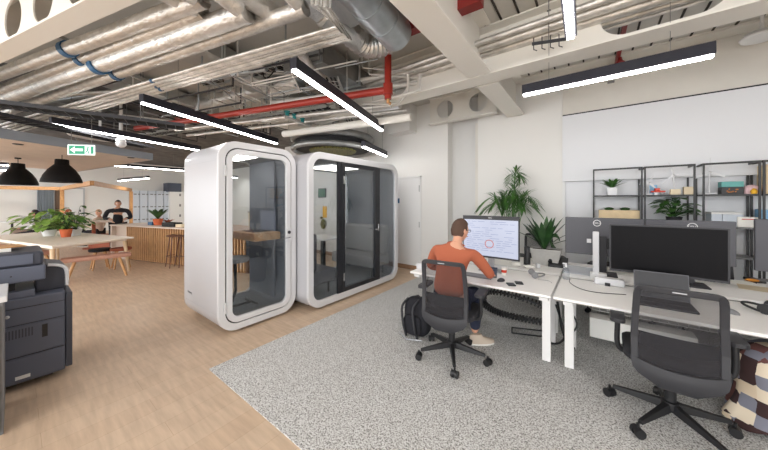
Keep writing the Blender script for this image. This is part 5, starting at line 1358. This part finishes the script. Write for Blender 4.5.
# cafe table and seats
a_ = flat(104, 220, 8.6); b_ = flat(84, 219, 9.2)
tt = thing('cafe_table', 'small pale cafe table with a red-brown leg between the seated people', 'table', (a_+b_)/2)
m_ = (a_+b_)/2
build('tabletop', MB().bar(a_+ZC*.86, b_+ZC*.86, .6, .03), 'raft', tt); build('post', MB().box((m_.x-.04, m_.y-.04, .03), (m_.x+.04, m_.y+.04, .84)), 'rust', tt); build('foot', MB().lathe([(.25, 0), (.25, .02), (.05, .03)], m_, 20), 'rust', tt)
def banquette(p, q, label, m, h=.46, bk=.85):
    t = (q-p).normalized(); s_ = Vector((-t.y, t.x, 0)); r = thing('banquette', label, 'seating', (p+q)/2)
    build('seat', MB().bar(p+ZC*h/2+s_*.25, q+ZC*h/2+s_*.25, .5, h), m, r, .03); build('backrest', MB().bar(p+ZC*bk/2+s_*.56, q+ZC*bk/2+s_*.56, .12, bk), m, r, .03)
banquette(flat(88, 236, 9.0), flat(112, 236, 8.2), 'dark red low seat in front of the bald person', 'rust', .42, .6)
banquette(flat(10, 240, 9.4), flat(28, 240, 9.0), 'brown padded seat at the far left of the hall', 'brown', .6, .7)
a_ = flat(2, 225, 10.5); 
st_ = thing('side_table', 'white desk standing at the far left edge of the hall', 'table', a_)
build('tabletop', MB().bar(a_+ZC*.72, a_+E2*1.5+ZC*.72, .7, .03), 'white', st_); build('leg', MB().box((a_.x-.03, a_.y+.2, 0), (a_.x+.03, a_.y+.26, .70)).box((a_.x-.35, a_.y+1.2, 0), (a_.x-.29, a_.y+1.26, .70)), 'charcoal', st_)
# table plants
def bushy(c, R, Hh, n, m, name, label, pot=None, potm='terracotta', leafL=.14, leafw=.08, seed=1, hang=.5):
    r = thing(name, label, 'potted plant', c)
    pr_, ph_ = pot or (.09, .14)
    build('pot', MB().lathe([(pr_*.72, .001), (pr_, ph_), (pr_*.88, ph_), (pr_*.8, ph_*.85), (0, ph_*.85)], c, 20), potm, r)
    rr = random.Random(seed); g = MB(); stm = MB()
    for i in range(n):
        a = rr.random()*2*PI; e = rr.random()**.6; el = rr.random()
        tip = c+Vector((math.cos(a)*R*e, math.sin(a)*R*e, ph_+Hh*(.15+.85*el)*(1-.35*e)))
        stm.tube(bez(c+ZC*ph_*.9, c+Vector((math.cos(a)*R*e*.3, math.sin(a)*R*e*.3, ph_+Hh*.6*el)), tip, 4), .003, 4)
        g.leaf(tip, (math.cos(a), math.sin(a), .3-hang*rr.random()), leafL*(.7+.6*rr.random()), leafw*(.7+.6*rr.random()), .35)
    build('foliage', g, m, r); build('stems', stm, 'leafdark', r)
    return r
c = P(66, 237, z=.741); bushy(c, .26, .42, 50, 'leafpale', 'potted_plant', 'yellow-green spider-like plant in the orange pot on the white table', (.10, .17), leafL=.24, leafw=.05, seed=4)
c = P(49, 236, z=.741); bushy(c, .5, .48, 90, 'leafpale', 'potted_plant', 'broad bushy green plant trailing over the left part of the white table', (.12, .14), 'white_matt', leafL=.16, leafw=.11, seed=6, hang=1.)
c = P(76, 235.5, z=.741); bushy(c, .34, .62, 46, 'leaf', 'potted_plant', 'taller round-leaved green plant right of the orange pot', (.10, .14), 'white_matt', leafL=.13, leafw=.1, seed=9)
# far wall elements
def wallbox(u0, u1, z0, z1, name, label, cat, m, t=.1, off=0):
    a_ = P(u0, 190, x=-20+off); b_ = P(u1, 190, x=-20+off)
    return solo(name, MB().box((-19.99+off, a_.y, z0), (-19.99+t+off, b_.y, z1)), m, label, cat)
r = thing('curtain', 'pale grey-blue curtain hanging on the far hall wall behind the pendant lamps', 'curtain', P(45, 190, x=-19.8))
a_, b_ = P(37, 190, x=-19.7).y, P(54, 190, x=-19.7).y; g = MB(); n = 60; vs = []
for i in range(n+1):
    y = a_+(b_-a_)*i/n; x = -19.75+.05*math.sin(i*1.1)
    vs += [(x, y, .02), (x, y, 2.1)]
vs2 = [(v[0]-.01, v[1], v[2]) for v in vs]
g.add(vs, [(2*i, 2*i+2, 2*i+3, 2*i+1) for i in range(n)], True); build('drape', g, 'curtain', r)
build('rail', MB().cyl((-19.75, a_-.1, 2.12), (-19.75, b_+.1, 2.12), .02, 8), 'alu', r)
wallbox(55, 62, .01, 2.1, 'folded_curtain', 'brown folded curtain right of the pale grey-blue curtain', 'curtain', 'brown', .15)
lk_y0 = P(131, 190, x=-19.5).y; lk_y1 = P(171, 190, x=-19.5).y
for i in range(5):
    y0 = lk_y0+(lk_y1-lk_y0)*i/5; y1 = lk_y0+(lk_y1-lk_y0)*(i+1)/5
    r = thing('locker', 'pale blue-grey tall locker, '+['first from the left', 'second from the left', 'middle of five', 'fourth from the left', 'rightmost of five'][i]+' behind the counter', 'locker', (-19.7, (y0+y1)/2, 0), group=None)
    build('body', MB().box((-19.99, y0+.01, .001), (-19.5, y1-.01, 2.08)), 'lockers', r)
    for z0 in (.05, .73, 1.41):
        dd = build('door', MB().box((-19.499, y0+.03, z0), (-19.48, y1-.03, z0+.65)), 'lockers', r); build('handle', MB().box((-19.479, y0+.1, z0+.45), (-19.46, y0+.22, z0+.5)).box((-19.479, y0+.28, z0+.45), (-19.46, y0+.36, z0+.5)), 'ctop', dd)
y0 = P(170, 190, x=-19.2).y; y1 = P(188, 190, x=-19.2).y
r = thing('tall_cabinet', 'white tall cabinet with a navy panel on top at the far wall', 'cabinet', (-19.5, (y0+y1)/2, 0))
build('body', MB().box((-19.99, y0, .001), (-19.2, y1, 2.05)), 'white_matt', r); build('top_panel', MB().box((-19.99, y0-.1, 2.051), (-19.2, y0+.55, 2.55)), 'navy', r)
for zz in (.6, 1.2, 1.8): build('handle', MB().box((-19.199, (y0+y1)/2, zz), (-19.17, (y0+y1)/2+.08, zz+.14)), 'ctop', r)
# pergola
zz = 2.06; A = P(-20, 187.2, z=zz); B_ = P(62, 188.6, z=zz); C_ = P(92, 183, z=zz); D_ = P(131, 190, z=zz)
pg_ = thing('timber_frame', 'honey-coloured timber canopy frame standing in the hall before the far doors', 'frame', (B_+C_)/2)
build('beam', MB().bar(A, B_, .09, .14), 'oakdark', pg_); build('beam', MB().bar(B_, C_, .09, .14), 'oakdark', pg_); build('beam', MB().bar(C_, D_, .09, .14), 'oakdark', pg_)
for q in (B_, D_): build('post', MB().box((q.x-.06, q.y-.06, .001), (q.x+.06, q.y+.06, zz-.071)), 'oakdark', pg_)
# yellow lit wall zone seen through the small pod: kitchen cupboards
kc = thing('kitchen_cupboards', 'cream kitchen cupboards seen through the glass of the smaller pod', 'cabinet', (-13.5, 7.9, 0))
build('wall_unit', MB().box((-15.5, 8.1, 1.5), (-10, 8.49, 2.4)), 'kraft', kc, .01); build('base_unit', MB().box((-15.5, 7.9, .001), (-10, 8.49, .88)), 'kraft', kc, .01); build('worktop', MB().box((-15.5, 7.85, .881), (-10, 8.49, .92)), 'charcoal', kc)

# ============================================================ PRINTER
pr_ = thing('photocopier', 'dark blue-grey office photocopier at the left edge', 'printer', (-3.98, -.02, 0))
X = -3.68
build('cabinet_body', MB().box((-4.28, -.38, .05), (X, .265, .735)), 'slate', pr_, .012)
build('corner_strip', MB().box((-4.28, .266, .07), (X+.004, .305, .72)), 'slated', pr_, .006)
build('drawer_seam', MB().box((X+.0002, -.38, .262), (X+.002, .262, .268)).box((X+.0002, -.38, .52), (X+.002, .262, .525)).box((X+.0002, -.38, .655), (X+.002, .262, .66)), 'black', pr_)
build('drawer_front', MB().box((X, -.36, .07), (X+.008, .25, .255)), 'slate', pr_, .003)
build('drawer_front', MB().box((X, -.36, .275), (X+.008, .25, .515)), 'slate', pr_, .003)
build('latch', MB().box((X+.009, .135, .385), (X+.012, .165, .49)).box((X+.012, .14, .39), (X+.013, .16, .485)), 'black', pr_)
build('rating_plate', MB().box((X+.009, .0, .088), (X+.011, .075, .115)), 'white_matt', pr_)
build('vent_slots', (lambda g: [g.box((X+.0085, -.08+.016*i, .42), (X+.0095, -.072+.016*i, .49)) for i in range(11)] and g)(MB()), 'slated', pr_)
build('foot', MB().box((-4.2, -.3, .001), (-3.8, -.2, .049)).box((-4.2, .1, .001), (-3.8, .2, .049)), 'black', pr_)
build('output_tray', MB().box((-4.2, -.38, .736), (X-.01, .10, .79)), 'slate', pr_, .006)
build('side_housing', MB().prism([(.10, .737), (.26, .737), (.285, .76), (.285, .90), (.26, .935), (.17, .96), (.10, .96)], lambda g, t: Vector((t, g[0]+.005, g[1])), -4.25, -3.82), 'slated', pr_, .006)
wt = MB().tube(smoothpath([(-3.80, .17, .962), (-3.80, .24, .945), (-3.80, .278, .90), (-3.80, .282, .76)], 6), .013, 8); build('white_trim', wt, 'white', pr_)
build('output_slot', MB().box((-4.1, -.38, .791), (X-.08, .0, .86)), 'black', pr_)
build('scanner_body', MB().box((-4.25, -.38, .861), (X, .155, .985)), 'slate', pr_, .012)
build('document_feeder', MB().box((-4.22, -.38, .987), (X-.01, .145, 1.10)), 'slated', pr_, .02)
build('feeder_cover', MB().box((X-.0095, -.36, 1.005), (X-.004, .09, 1.085)), 'slate', pr_, .002)
build('control_panel', MB().prism([(X, .86), (X+.05, .88), (X+.03, .935), (X, .93)], lambda g, t: Vector((g[0], t, g[1])), -.40, -.12), 'slated', pr_)
build('indicator', MB().cyl((X, -.02, .92), (X+.004, -.02, .92), .006, 8), 'charcoal', pr_)
solo('paper_ream', MB().box((-4.15, -.30, 1.101), (-3.85, -.02, 1.125)), 'paper', 'white papers lying on top of the photocopier', 'paper')
solo('orange_folder', MB().box((-4.1, -.2, 1.126), (-3.9, .04, 1.135), .2), 'oakdark', 'tan folder on the papers atop the photocopier', 'folder')
cb2 = thing('low_cabinet', 'grey cabinet with a white top cut by the lower left edge', 'cabinet', (-3.3, -.5, 0))
build('carcass', MB().box((-3.52, -1.2, .001), (-3.065, -.045, .86)), 'ctop', cb2, .003)
build('top', MB().box((-3.53, -1.21, .861), (-3.055, -.03, .90)), 'white', cb2, .004)
build('door', MB().box((-3.064, -1.18, .03), (-3.05, -.06, .84)), 'ctop', cb2, .002)
build('knob', MB().ball((-3.45, -.035, .66), .012, 8, 6), 'white', cb2)

# ============================================================ SHELVING
def shelf_unit(x0, x1, y0, y1, levels, label):
    r = thing('shelving_unit', label, 'shelving', ((x0+x1)/2, (y0+y1)/2, .009)); w = .017
    for x in (x0, x1):
        for y in (y0, y1): build('upright', MB().box((x-w/2, y-w/2, .009), (x+w/2, y+w/2, 1.975)), 'black', r)
    for y in (y0, y1): build('top_rail', MB().box((x0+w/2, y-w/2, 1.953), (x1-w/2, y+w/2, 1.975)), 'black', r)
    for x in (x0, x1): build('top_rail', MB().box((x-w/2, y0+w/2, 1.953), (x+w/2, y1-w/2, 1.975)), 'black', r)
    for z in levels: build('shelf', MB().box((x0+w/2+.001, y0-w/2, z-.018), (x1-w/2-.001, y1+w/2, z)), 'black' if z > 1.5 else 'ctop', r)
    return r
LV = (1.60, 1.215, .87, .45, .10)
shelf_unit(.02, .53, 5.0, 5.30, LV, 'black open shelving bay at the left, with the fern and the wooden trough')
shelf_unit(.56, 1.005, 5.0, 5.30, LV, 'black open shelving bay in the middle, with the big leafy plant')
shelf_unit(1.08, 1.50, 5.0, 5.30, LV, 'black open shelving bay right of centre, with the turquoise box')
shelf_unit(1.53, 2.05, 5.0, 5.30, LV, 'black open shelving bay cut by the right edge, with the wooden crate')
YS = 5.16
def sp(u, z=1.601, y=YS): p = P(u, 200, y=y); return Vector((p.x, y, z))
c = sp(612); fern = thing('potted_plant', 'small fern-like plant in a white square pot on the left shelf top row', 'potted plant', c)
build('pot', MB().prism([(-.06, 0), (.06, 0), (.075, .11), (-.075, .11)], lambda g, t: Vector((c.x+g[0]*.85, c.y+t*(1+g[1]), c.z+g[1])), -.06, .06), 'white', fern, .008)
g = MB(); rr = random.Random(1)
for i in range(34):
    a = 2*PI*rr.random(); g.leaf(c+ZC*.10, (math.cos(a)*.8, math.sin(a)*.5, .55+.6*rr.random()), .14+.09*rr.random(), .038, .2)
build('foliage', g, 'leaf', fern)
tr = thing('wooden_trough', 'long pale wooden trough on the left shelf second row', 'trough', sp(618, 1.216))
x0, x1 = sp(597).x, sp(640).x; x0 += .02; x1 -= .012
build('box', MB().box((x0, 5.06, 1.216), (x1, 5.27, 1.39)), 'plywood', tr, .003)
for i, u in enumerate((609, 625)):
    c = sp(u, 1.391, 5.16); g = MB(); rr = random.Random(i)
    for k_ in range(60): a = rr.random()*2*PI; q = c+Vector((math.cos(a)*.05*rr.random(), math.sin(a)*.05*rr.random(), .02)); g.leaf(q, (math.cos(a), math.sin(a), .6), .035, .02, .3)
    g.ball(c+ZC*.015, (.055, .05, .025), 10, 6)
    solo('succulent', g, 'leafdark', ['low dark succulent at the left in the wooden trough', 'low dark succulent at the right in the wooden trough'][i], 'plant')
c = sp(674, 1.216); bushy(c, .13, .30, 55, 'leaf', 'potted_plant', 'big broad-leaved green plant on the middle shelf behind the monitors', (.08, .10), 'charcoal', leafL=.12, leafw=.08, seed=11, hang=.3)
def turbine(u, label, s=1., rot=.3, block=None, y=YS):
    c = sp(u, 1.601, y); r = thing('wind_turbine_model', label, 'model', c)
    build('tower', MB().cyl(c, c+ZC*.20*s, .008*s, 10, .005*s), 'white', r)
    h_ = c+ZC*.205*s; build('nacelle', MB().box((h_.x-.008, h_.y-.025, h_.z-.008), (h_.x+.008, h_.y+.02, h_.z+.008)).ball(h_-Vector((0, .03, 0)), .010), 'white', r)
    for i in range(3):
        a = rot+2*PI*i/3; d_ = Vector((math.cos(a), 0, math.sin(a))); n_ = Vector((-math.sin(a), 0, math.cos(a)))
        q = h_-Vector((0, .03, 0)); g = MB()
        vs = []
        for t, w in ((.0, .005), (.03*s, .013), (.13*s, .004)):
            for yy in (-.0015, .0015): vs += [q+d_*t+n_*w+Vector((0, yy, 0)), q+d_*t-n_*w+Vector((0, yy, 0))]
        g.add(vs, [(0, 1, 5, 4), (4, 5, 9, 8), (2, 6, 7, 3), (6, 10, 11, 7), (0, 4, 6, 2), (4, 8, 10, 6), (1, 3, 7, 5), (5, 7, 11, 9), (0, 2, 3, 1), (8, 9, 11, 10)])
        build('blade', g, 'white', r)
    build('base', MB().box((c.x-.04*s, c.y-.03, c.z+.0), (c.x+.04*s, c.y+.03, c.z+.02)), 'white', r, .002)
    return r
turbine(649, 'small white wind turbine model beside the red toy', .8, 1.2)
turbine(674, 'white wind turbine model above the cream card box', 1.3, -.2+2.1*2)
turbine(709.5, 'tallest white wind turbine model left of the turquoise box', 1.35, PI/2)
c = sp(675, 1.601, 5.08); solo('card_box', MB().box((c.x-.045, 5.05, 1.601), (c.x+.045, 5.11, 1.67)), 'kraft', 'cream card box at the foot of the middle turbine model', 'box', bevel=.002)
c = sp(688, 1.601, 5.12); solo('card_box', MB().box((c.x-.04, 5.09, 1.601), (c.x+.04, 5.16, 1.70)), 'kraft', 'taller cream box beside the right post of the middle bay', 'box', bevel=.002)
c = sp(656, 1.601, 5.12); ty = thing('toy_plane', 'red and white toy vehicle on the middle bay top row', 'toy', c)
build('body', MB().box((c.x-.05, 5.08, 1.635), (c.x+.085, 5.16, 1.655)), 'redtoy', ty, .004); build('legs', MB().box((c.x-.02, 5.1, 1.601), (c.x+.02, 5.14, 1.634)).ball((c.x+.06, 5.12, 1.618), .016), 'white', ty); build('cabin', MB().box((c.x-.015, 5.09, 1.656), (c.x+.035, 5.15, 1.69)), 'redtoy', ty, .004)
c = sp(652, 1.601, 5.2); solo('acrylic_block', MB().box((c.x-.03, 5.19, 1.601), (c.x+.05, 5.21, 1.735)), 'bluebox', 'light blue upright pane behind the red toy', 'panel')
c = sp(730.5, 1.601, 5.14); bx_ = thing('display_box', 'turquoise-topped black box with orange print on the right of centre shelf', 'box', c)
build('lower_box', MB().box((c.x-.085, 5.08, 1.601), (c.x+.085, 5.2, 1.685)), 'black', bx_, .002); build('upper_box', MB().box((c.x-.085, 5.08, 1.686), (c.x+.085, 5.2, 1.75)), 'tealbox', bx_, .002)
g = MB(); rr = random.Random(4)
for i in range(9): g.ball((c.x+(rr.random()-.5)*.09, 5.079, 1.62+rr.random()*.045), (.008, .002, .008), 8, 5)
build('print', g, 'orangedot', bx_)
c = sp(751, 1.601, 5.14); solo('pink_dome', MB().lathe([(.075, 0), (.07, .05), (.05, .09), (.02, .105), (0, .108)], c-Vector((.0, 0, 0)), 20), 'pink', 'pale pink dome on the shelf left of the wooden crate', 'ornament')
c = sp(754, 1.601, 5.045); solo('yellow_figure', MB().lathe([(.02, 0), (.03, .03), (.012, .06), (0, .065)], c, 12), 'yellow', 'small yellow piece in front of the pink dome', 'ornament')
c = sp(775, 1.601, 5.18); cr = thing('wooden_crate', 'tall pale wooden crate on the top row at the right edge', 'crate', c)
build('box', MB().box((1.56, 5.05, 1.601), (1.9, 5.28, 1.93)), 'plywood', cr, .003)
for i, u in enumerate((714, 725, 735)):
    c = sp(u, 1.216, 5.16); r = thing('storage_box', 'translucent plastic box on the second row of the right of centre bay, '+['leftmost', 'middle', 'rightmost'][i], 'box', c)
    build('body', MB().box((c.x-.042, 5.07, 1.216), (c.x+.042, 5.27, 1.36)), 'lockers', r, .004); build('lid', MB().box((c.x-.045, 5.065, 1.361), (c.x+.045, 5.275, 1.385)), 'white_matt', r, .003)
c = sp(748, 1.216, 5.1); wb = thing('card_box', 'white card box with a red stripe on the second row beside the grey monitor', 'box', c)
build('body', MB().box((c.x-.09, 5.05, 1.216), (c.x+.06, 5.2, 1.335)), 'paper', wb, .003); build('stripe', MB().box((c.x-.06, 5.0485, 1.305), (c.x+.03, 5.0499, 1.315)), 'redtoy', wb)
c = sp(765, 1.216, 5.2); solo('blue_box', MB().box((c.x-.05, 5.12, 1.216), (c.x+.06, 5.28, 1.42)), 'bluebox', 'light blue box on the second row near the right edge', 'box')
# ============================================================ BIG PLANTS
# kentia palm behind the lit monitor
c = P(512, 200, y=4.88); c = Vector((c.x, 4.88, .009)); kp = thing('palm', 'tall kentia palm standing behind the lit monitor', 'potted plant', c)
build('pot', MB().lathe([(.15, 0), (.19, .45), (.17, .45), (.16, .40), (0, .40)], c, 28), 'concrete', kp)
build('soil', MB().lathe([(0, .41), (.155, .401)], c, 20), 'soil', kp)
rr = random.Random(12)
for i in range(20):
    a = 2*PI*i/20*2.4+rr.random()*.5; e = .10+.34*rr.random(); hh = 1.45+.55*rr.random()*(1-e)
    if i < 3: e = .06+.05*i; hh = 1.98
    top = c+Vector((math.cos(a)*e*.7, math.sin(a)*e*.5, hh)); base = c+ZC*.40
    tip = top+Vector((math.cos(a)*(.05+e*.5), math.sin(a)*(.04+e*.3), -.05-.35*e))
    stem = bez(base, c+Vector((math.cos(a)*e*.25, math.sin(a)*e*.2, hh*.75)), top, 8)+bez(top, (top+tip)/2+ZC*.05, tip, 4)[1:]
    if math.sin(a) > .3: stem = [Vector((p.x, min(p.y, 5.15), p.z)) for p in stem]
    g = MB().tube(stem, [.008-.0045*k_/(len(stem)-1) for k_ in range(len(stem))], 5)
    n_ = len(stem)
    for k_ in range(n_-7, n_):
        t = (stem[min(k_+1, n_-1)]-stem[max(k_-1, 0)]).normalized(); s_ = t.cross(ZC); s_ = s_.normalized() if s_.length > .05 else Vector((1, 0, 0))
        for sg in (-1, 1):
            for off in (0, .5):
                q = stem[k_].lerp(stem[min(k_+1, n_-1)], off); L = .25*(1-.45*(k_-n_+7)/7)*(.85+.3*rr.random())
                d_ = (t*.9+s_*sg*.75+ZC*.18).normalized()
                if (q+d_*L).y > 5.22: d_.y = -abs(d_.y)
                g.leaf(q, d_, L, .019, .30, 5)
    build('frond', g, 'leaf', kp)
# square planter on far desk with dracaena
cx_, cy_ = P(546, 262, y=4.14).x, 4.14
z0 = DZ+.001; zt_ = .905
pt = thing('planter', 'grey tapered planter with upright strap leaves and curled shoots on the far desk', 'potted plant', (cx_, cy_, z0))
hw0, hw1 = .135, .175
def ringz(hw, z, ins=0): return [(cx_+a*(hw-ins), cy_+b*(.10-ins), z) for a, b in ((-1, -1), (1, -1), (1, 1), (-1, 1))]
vs = ringz(hw0, z0)+ringz(hw1, zt_)+ringz(hw1, zt_, .012)+ringz(hw1, zt_-.03, .014)
g = MB().add(vs, [(3,2,1,0)]+[(i, (i+1) % 4, 4+(i+1) % 4, 4+i) for i in range(4)]+[(4+i, 4+(i+1) % 4, 8+(i+1) % 4, 8+i) for i in range(4)]+[(8+i, 8+(i+1) % 4, 12+(i+1) % 4, 12+i) for i in range(4)]+[(12, 13, 14, 15)])
build('box', g, 'concrete', pt, .003); build('soil', MB().box((cx_-hw1+.015, cy_-.085, zt_-.028), (cx_+hw1-.015, cy_+.085, zt_-.018)), 'soil', pt)
g = MB(); rr = random.Random(7)
for i in range(26):
    a = rr.random()*2*PI; sx = math.cos(a)*(.1+.5*rr.random()); 
    g.leaf((cx_-.02+sx*.06, cy_+math.sin(a)*.02, zt_-.02+rr.random()*.08), (sx*1.5, math.sin(a)*.35, 1), .34+.16*rr.random(), .07, .12, 7)
for dx_, dz_, L in ((1.1, .6, .36), (-1.2, .8, .44), (1.0, .95, .34), (-.9, 1.2, .44)):
    g.leaf((cx_+.02*dx_, cy_-.02, zt_+.03), (dx_, -.1, dz_), L, .055, .12, 7)
build('foliage', g, 'leafdark', pt)
g = MB()
for i in range(5):
    a = i*1.2; q = Vector((cx_+.10, cy_, zt_+.05)); g.tube([q+Vector((.05*math.cos(t), .02*math.sin(a), .06+.05*math.sin(t)*(1+.2*i))) for t in [k_*.5+a*.2 for k_ in range(9)]], .007, 6)
build('curled_shoots', g, 'leafdark', pt)
# ============================================================ CAMERA, LIGHT
cam = bpy.data.cameras.new('camera'); co = bpy.data.objects.new('camera', cam); COL.objects.link(co)
co.location = (0, 0, H); co.rotation_euler = (PI/2, 0, TH)
cam.sensor_width = 36; cam.lens = 36*F/768; cam.shift_y = -(225-HY)/768; cam.clip_start = .05
SC.camera = co
w = bpy.data.worlds.new('world'); SC.world = w; w.use_nodes = True
bg = w.node_tree.nodes['Background']; bg.inputs[0].default_value = (.965, .985, 1.0, 1); bg.inputs[1].default_value = 1.9
SC.view_settings.view_transform = 'Standard'; SC.view_settings.look = 'None'; SC.view_settings.gamma = 1; SC.view_settings.use_curve_mapping = False
SC.view_settings.exposure = 1.2
for o in list(bpy.data.objects):
    for k_ in ('_l', '_r'):
        if k_ in o: del o[k_]

for o in bpy.data.objects:
    if 'label' in o and len(o['label'].split()) > 16: print('LABELCHK', o.name, '|', o['label'])
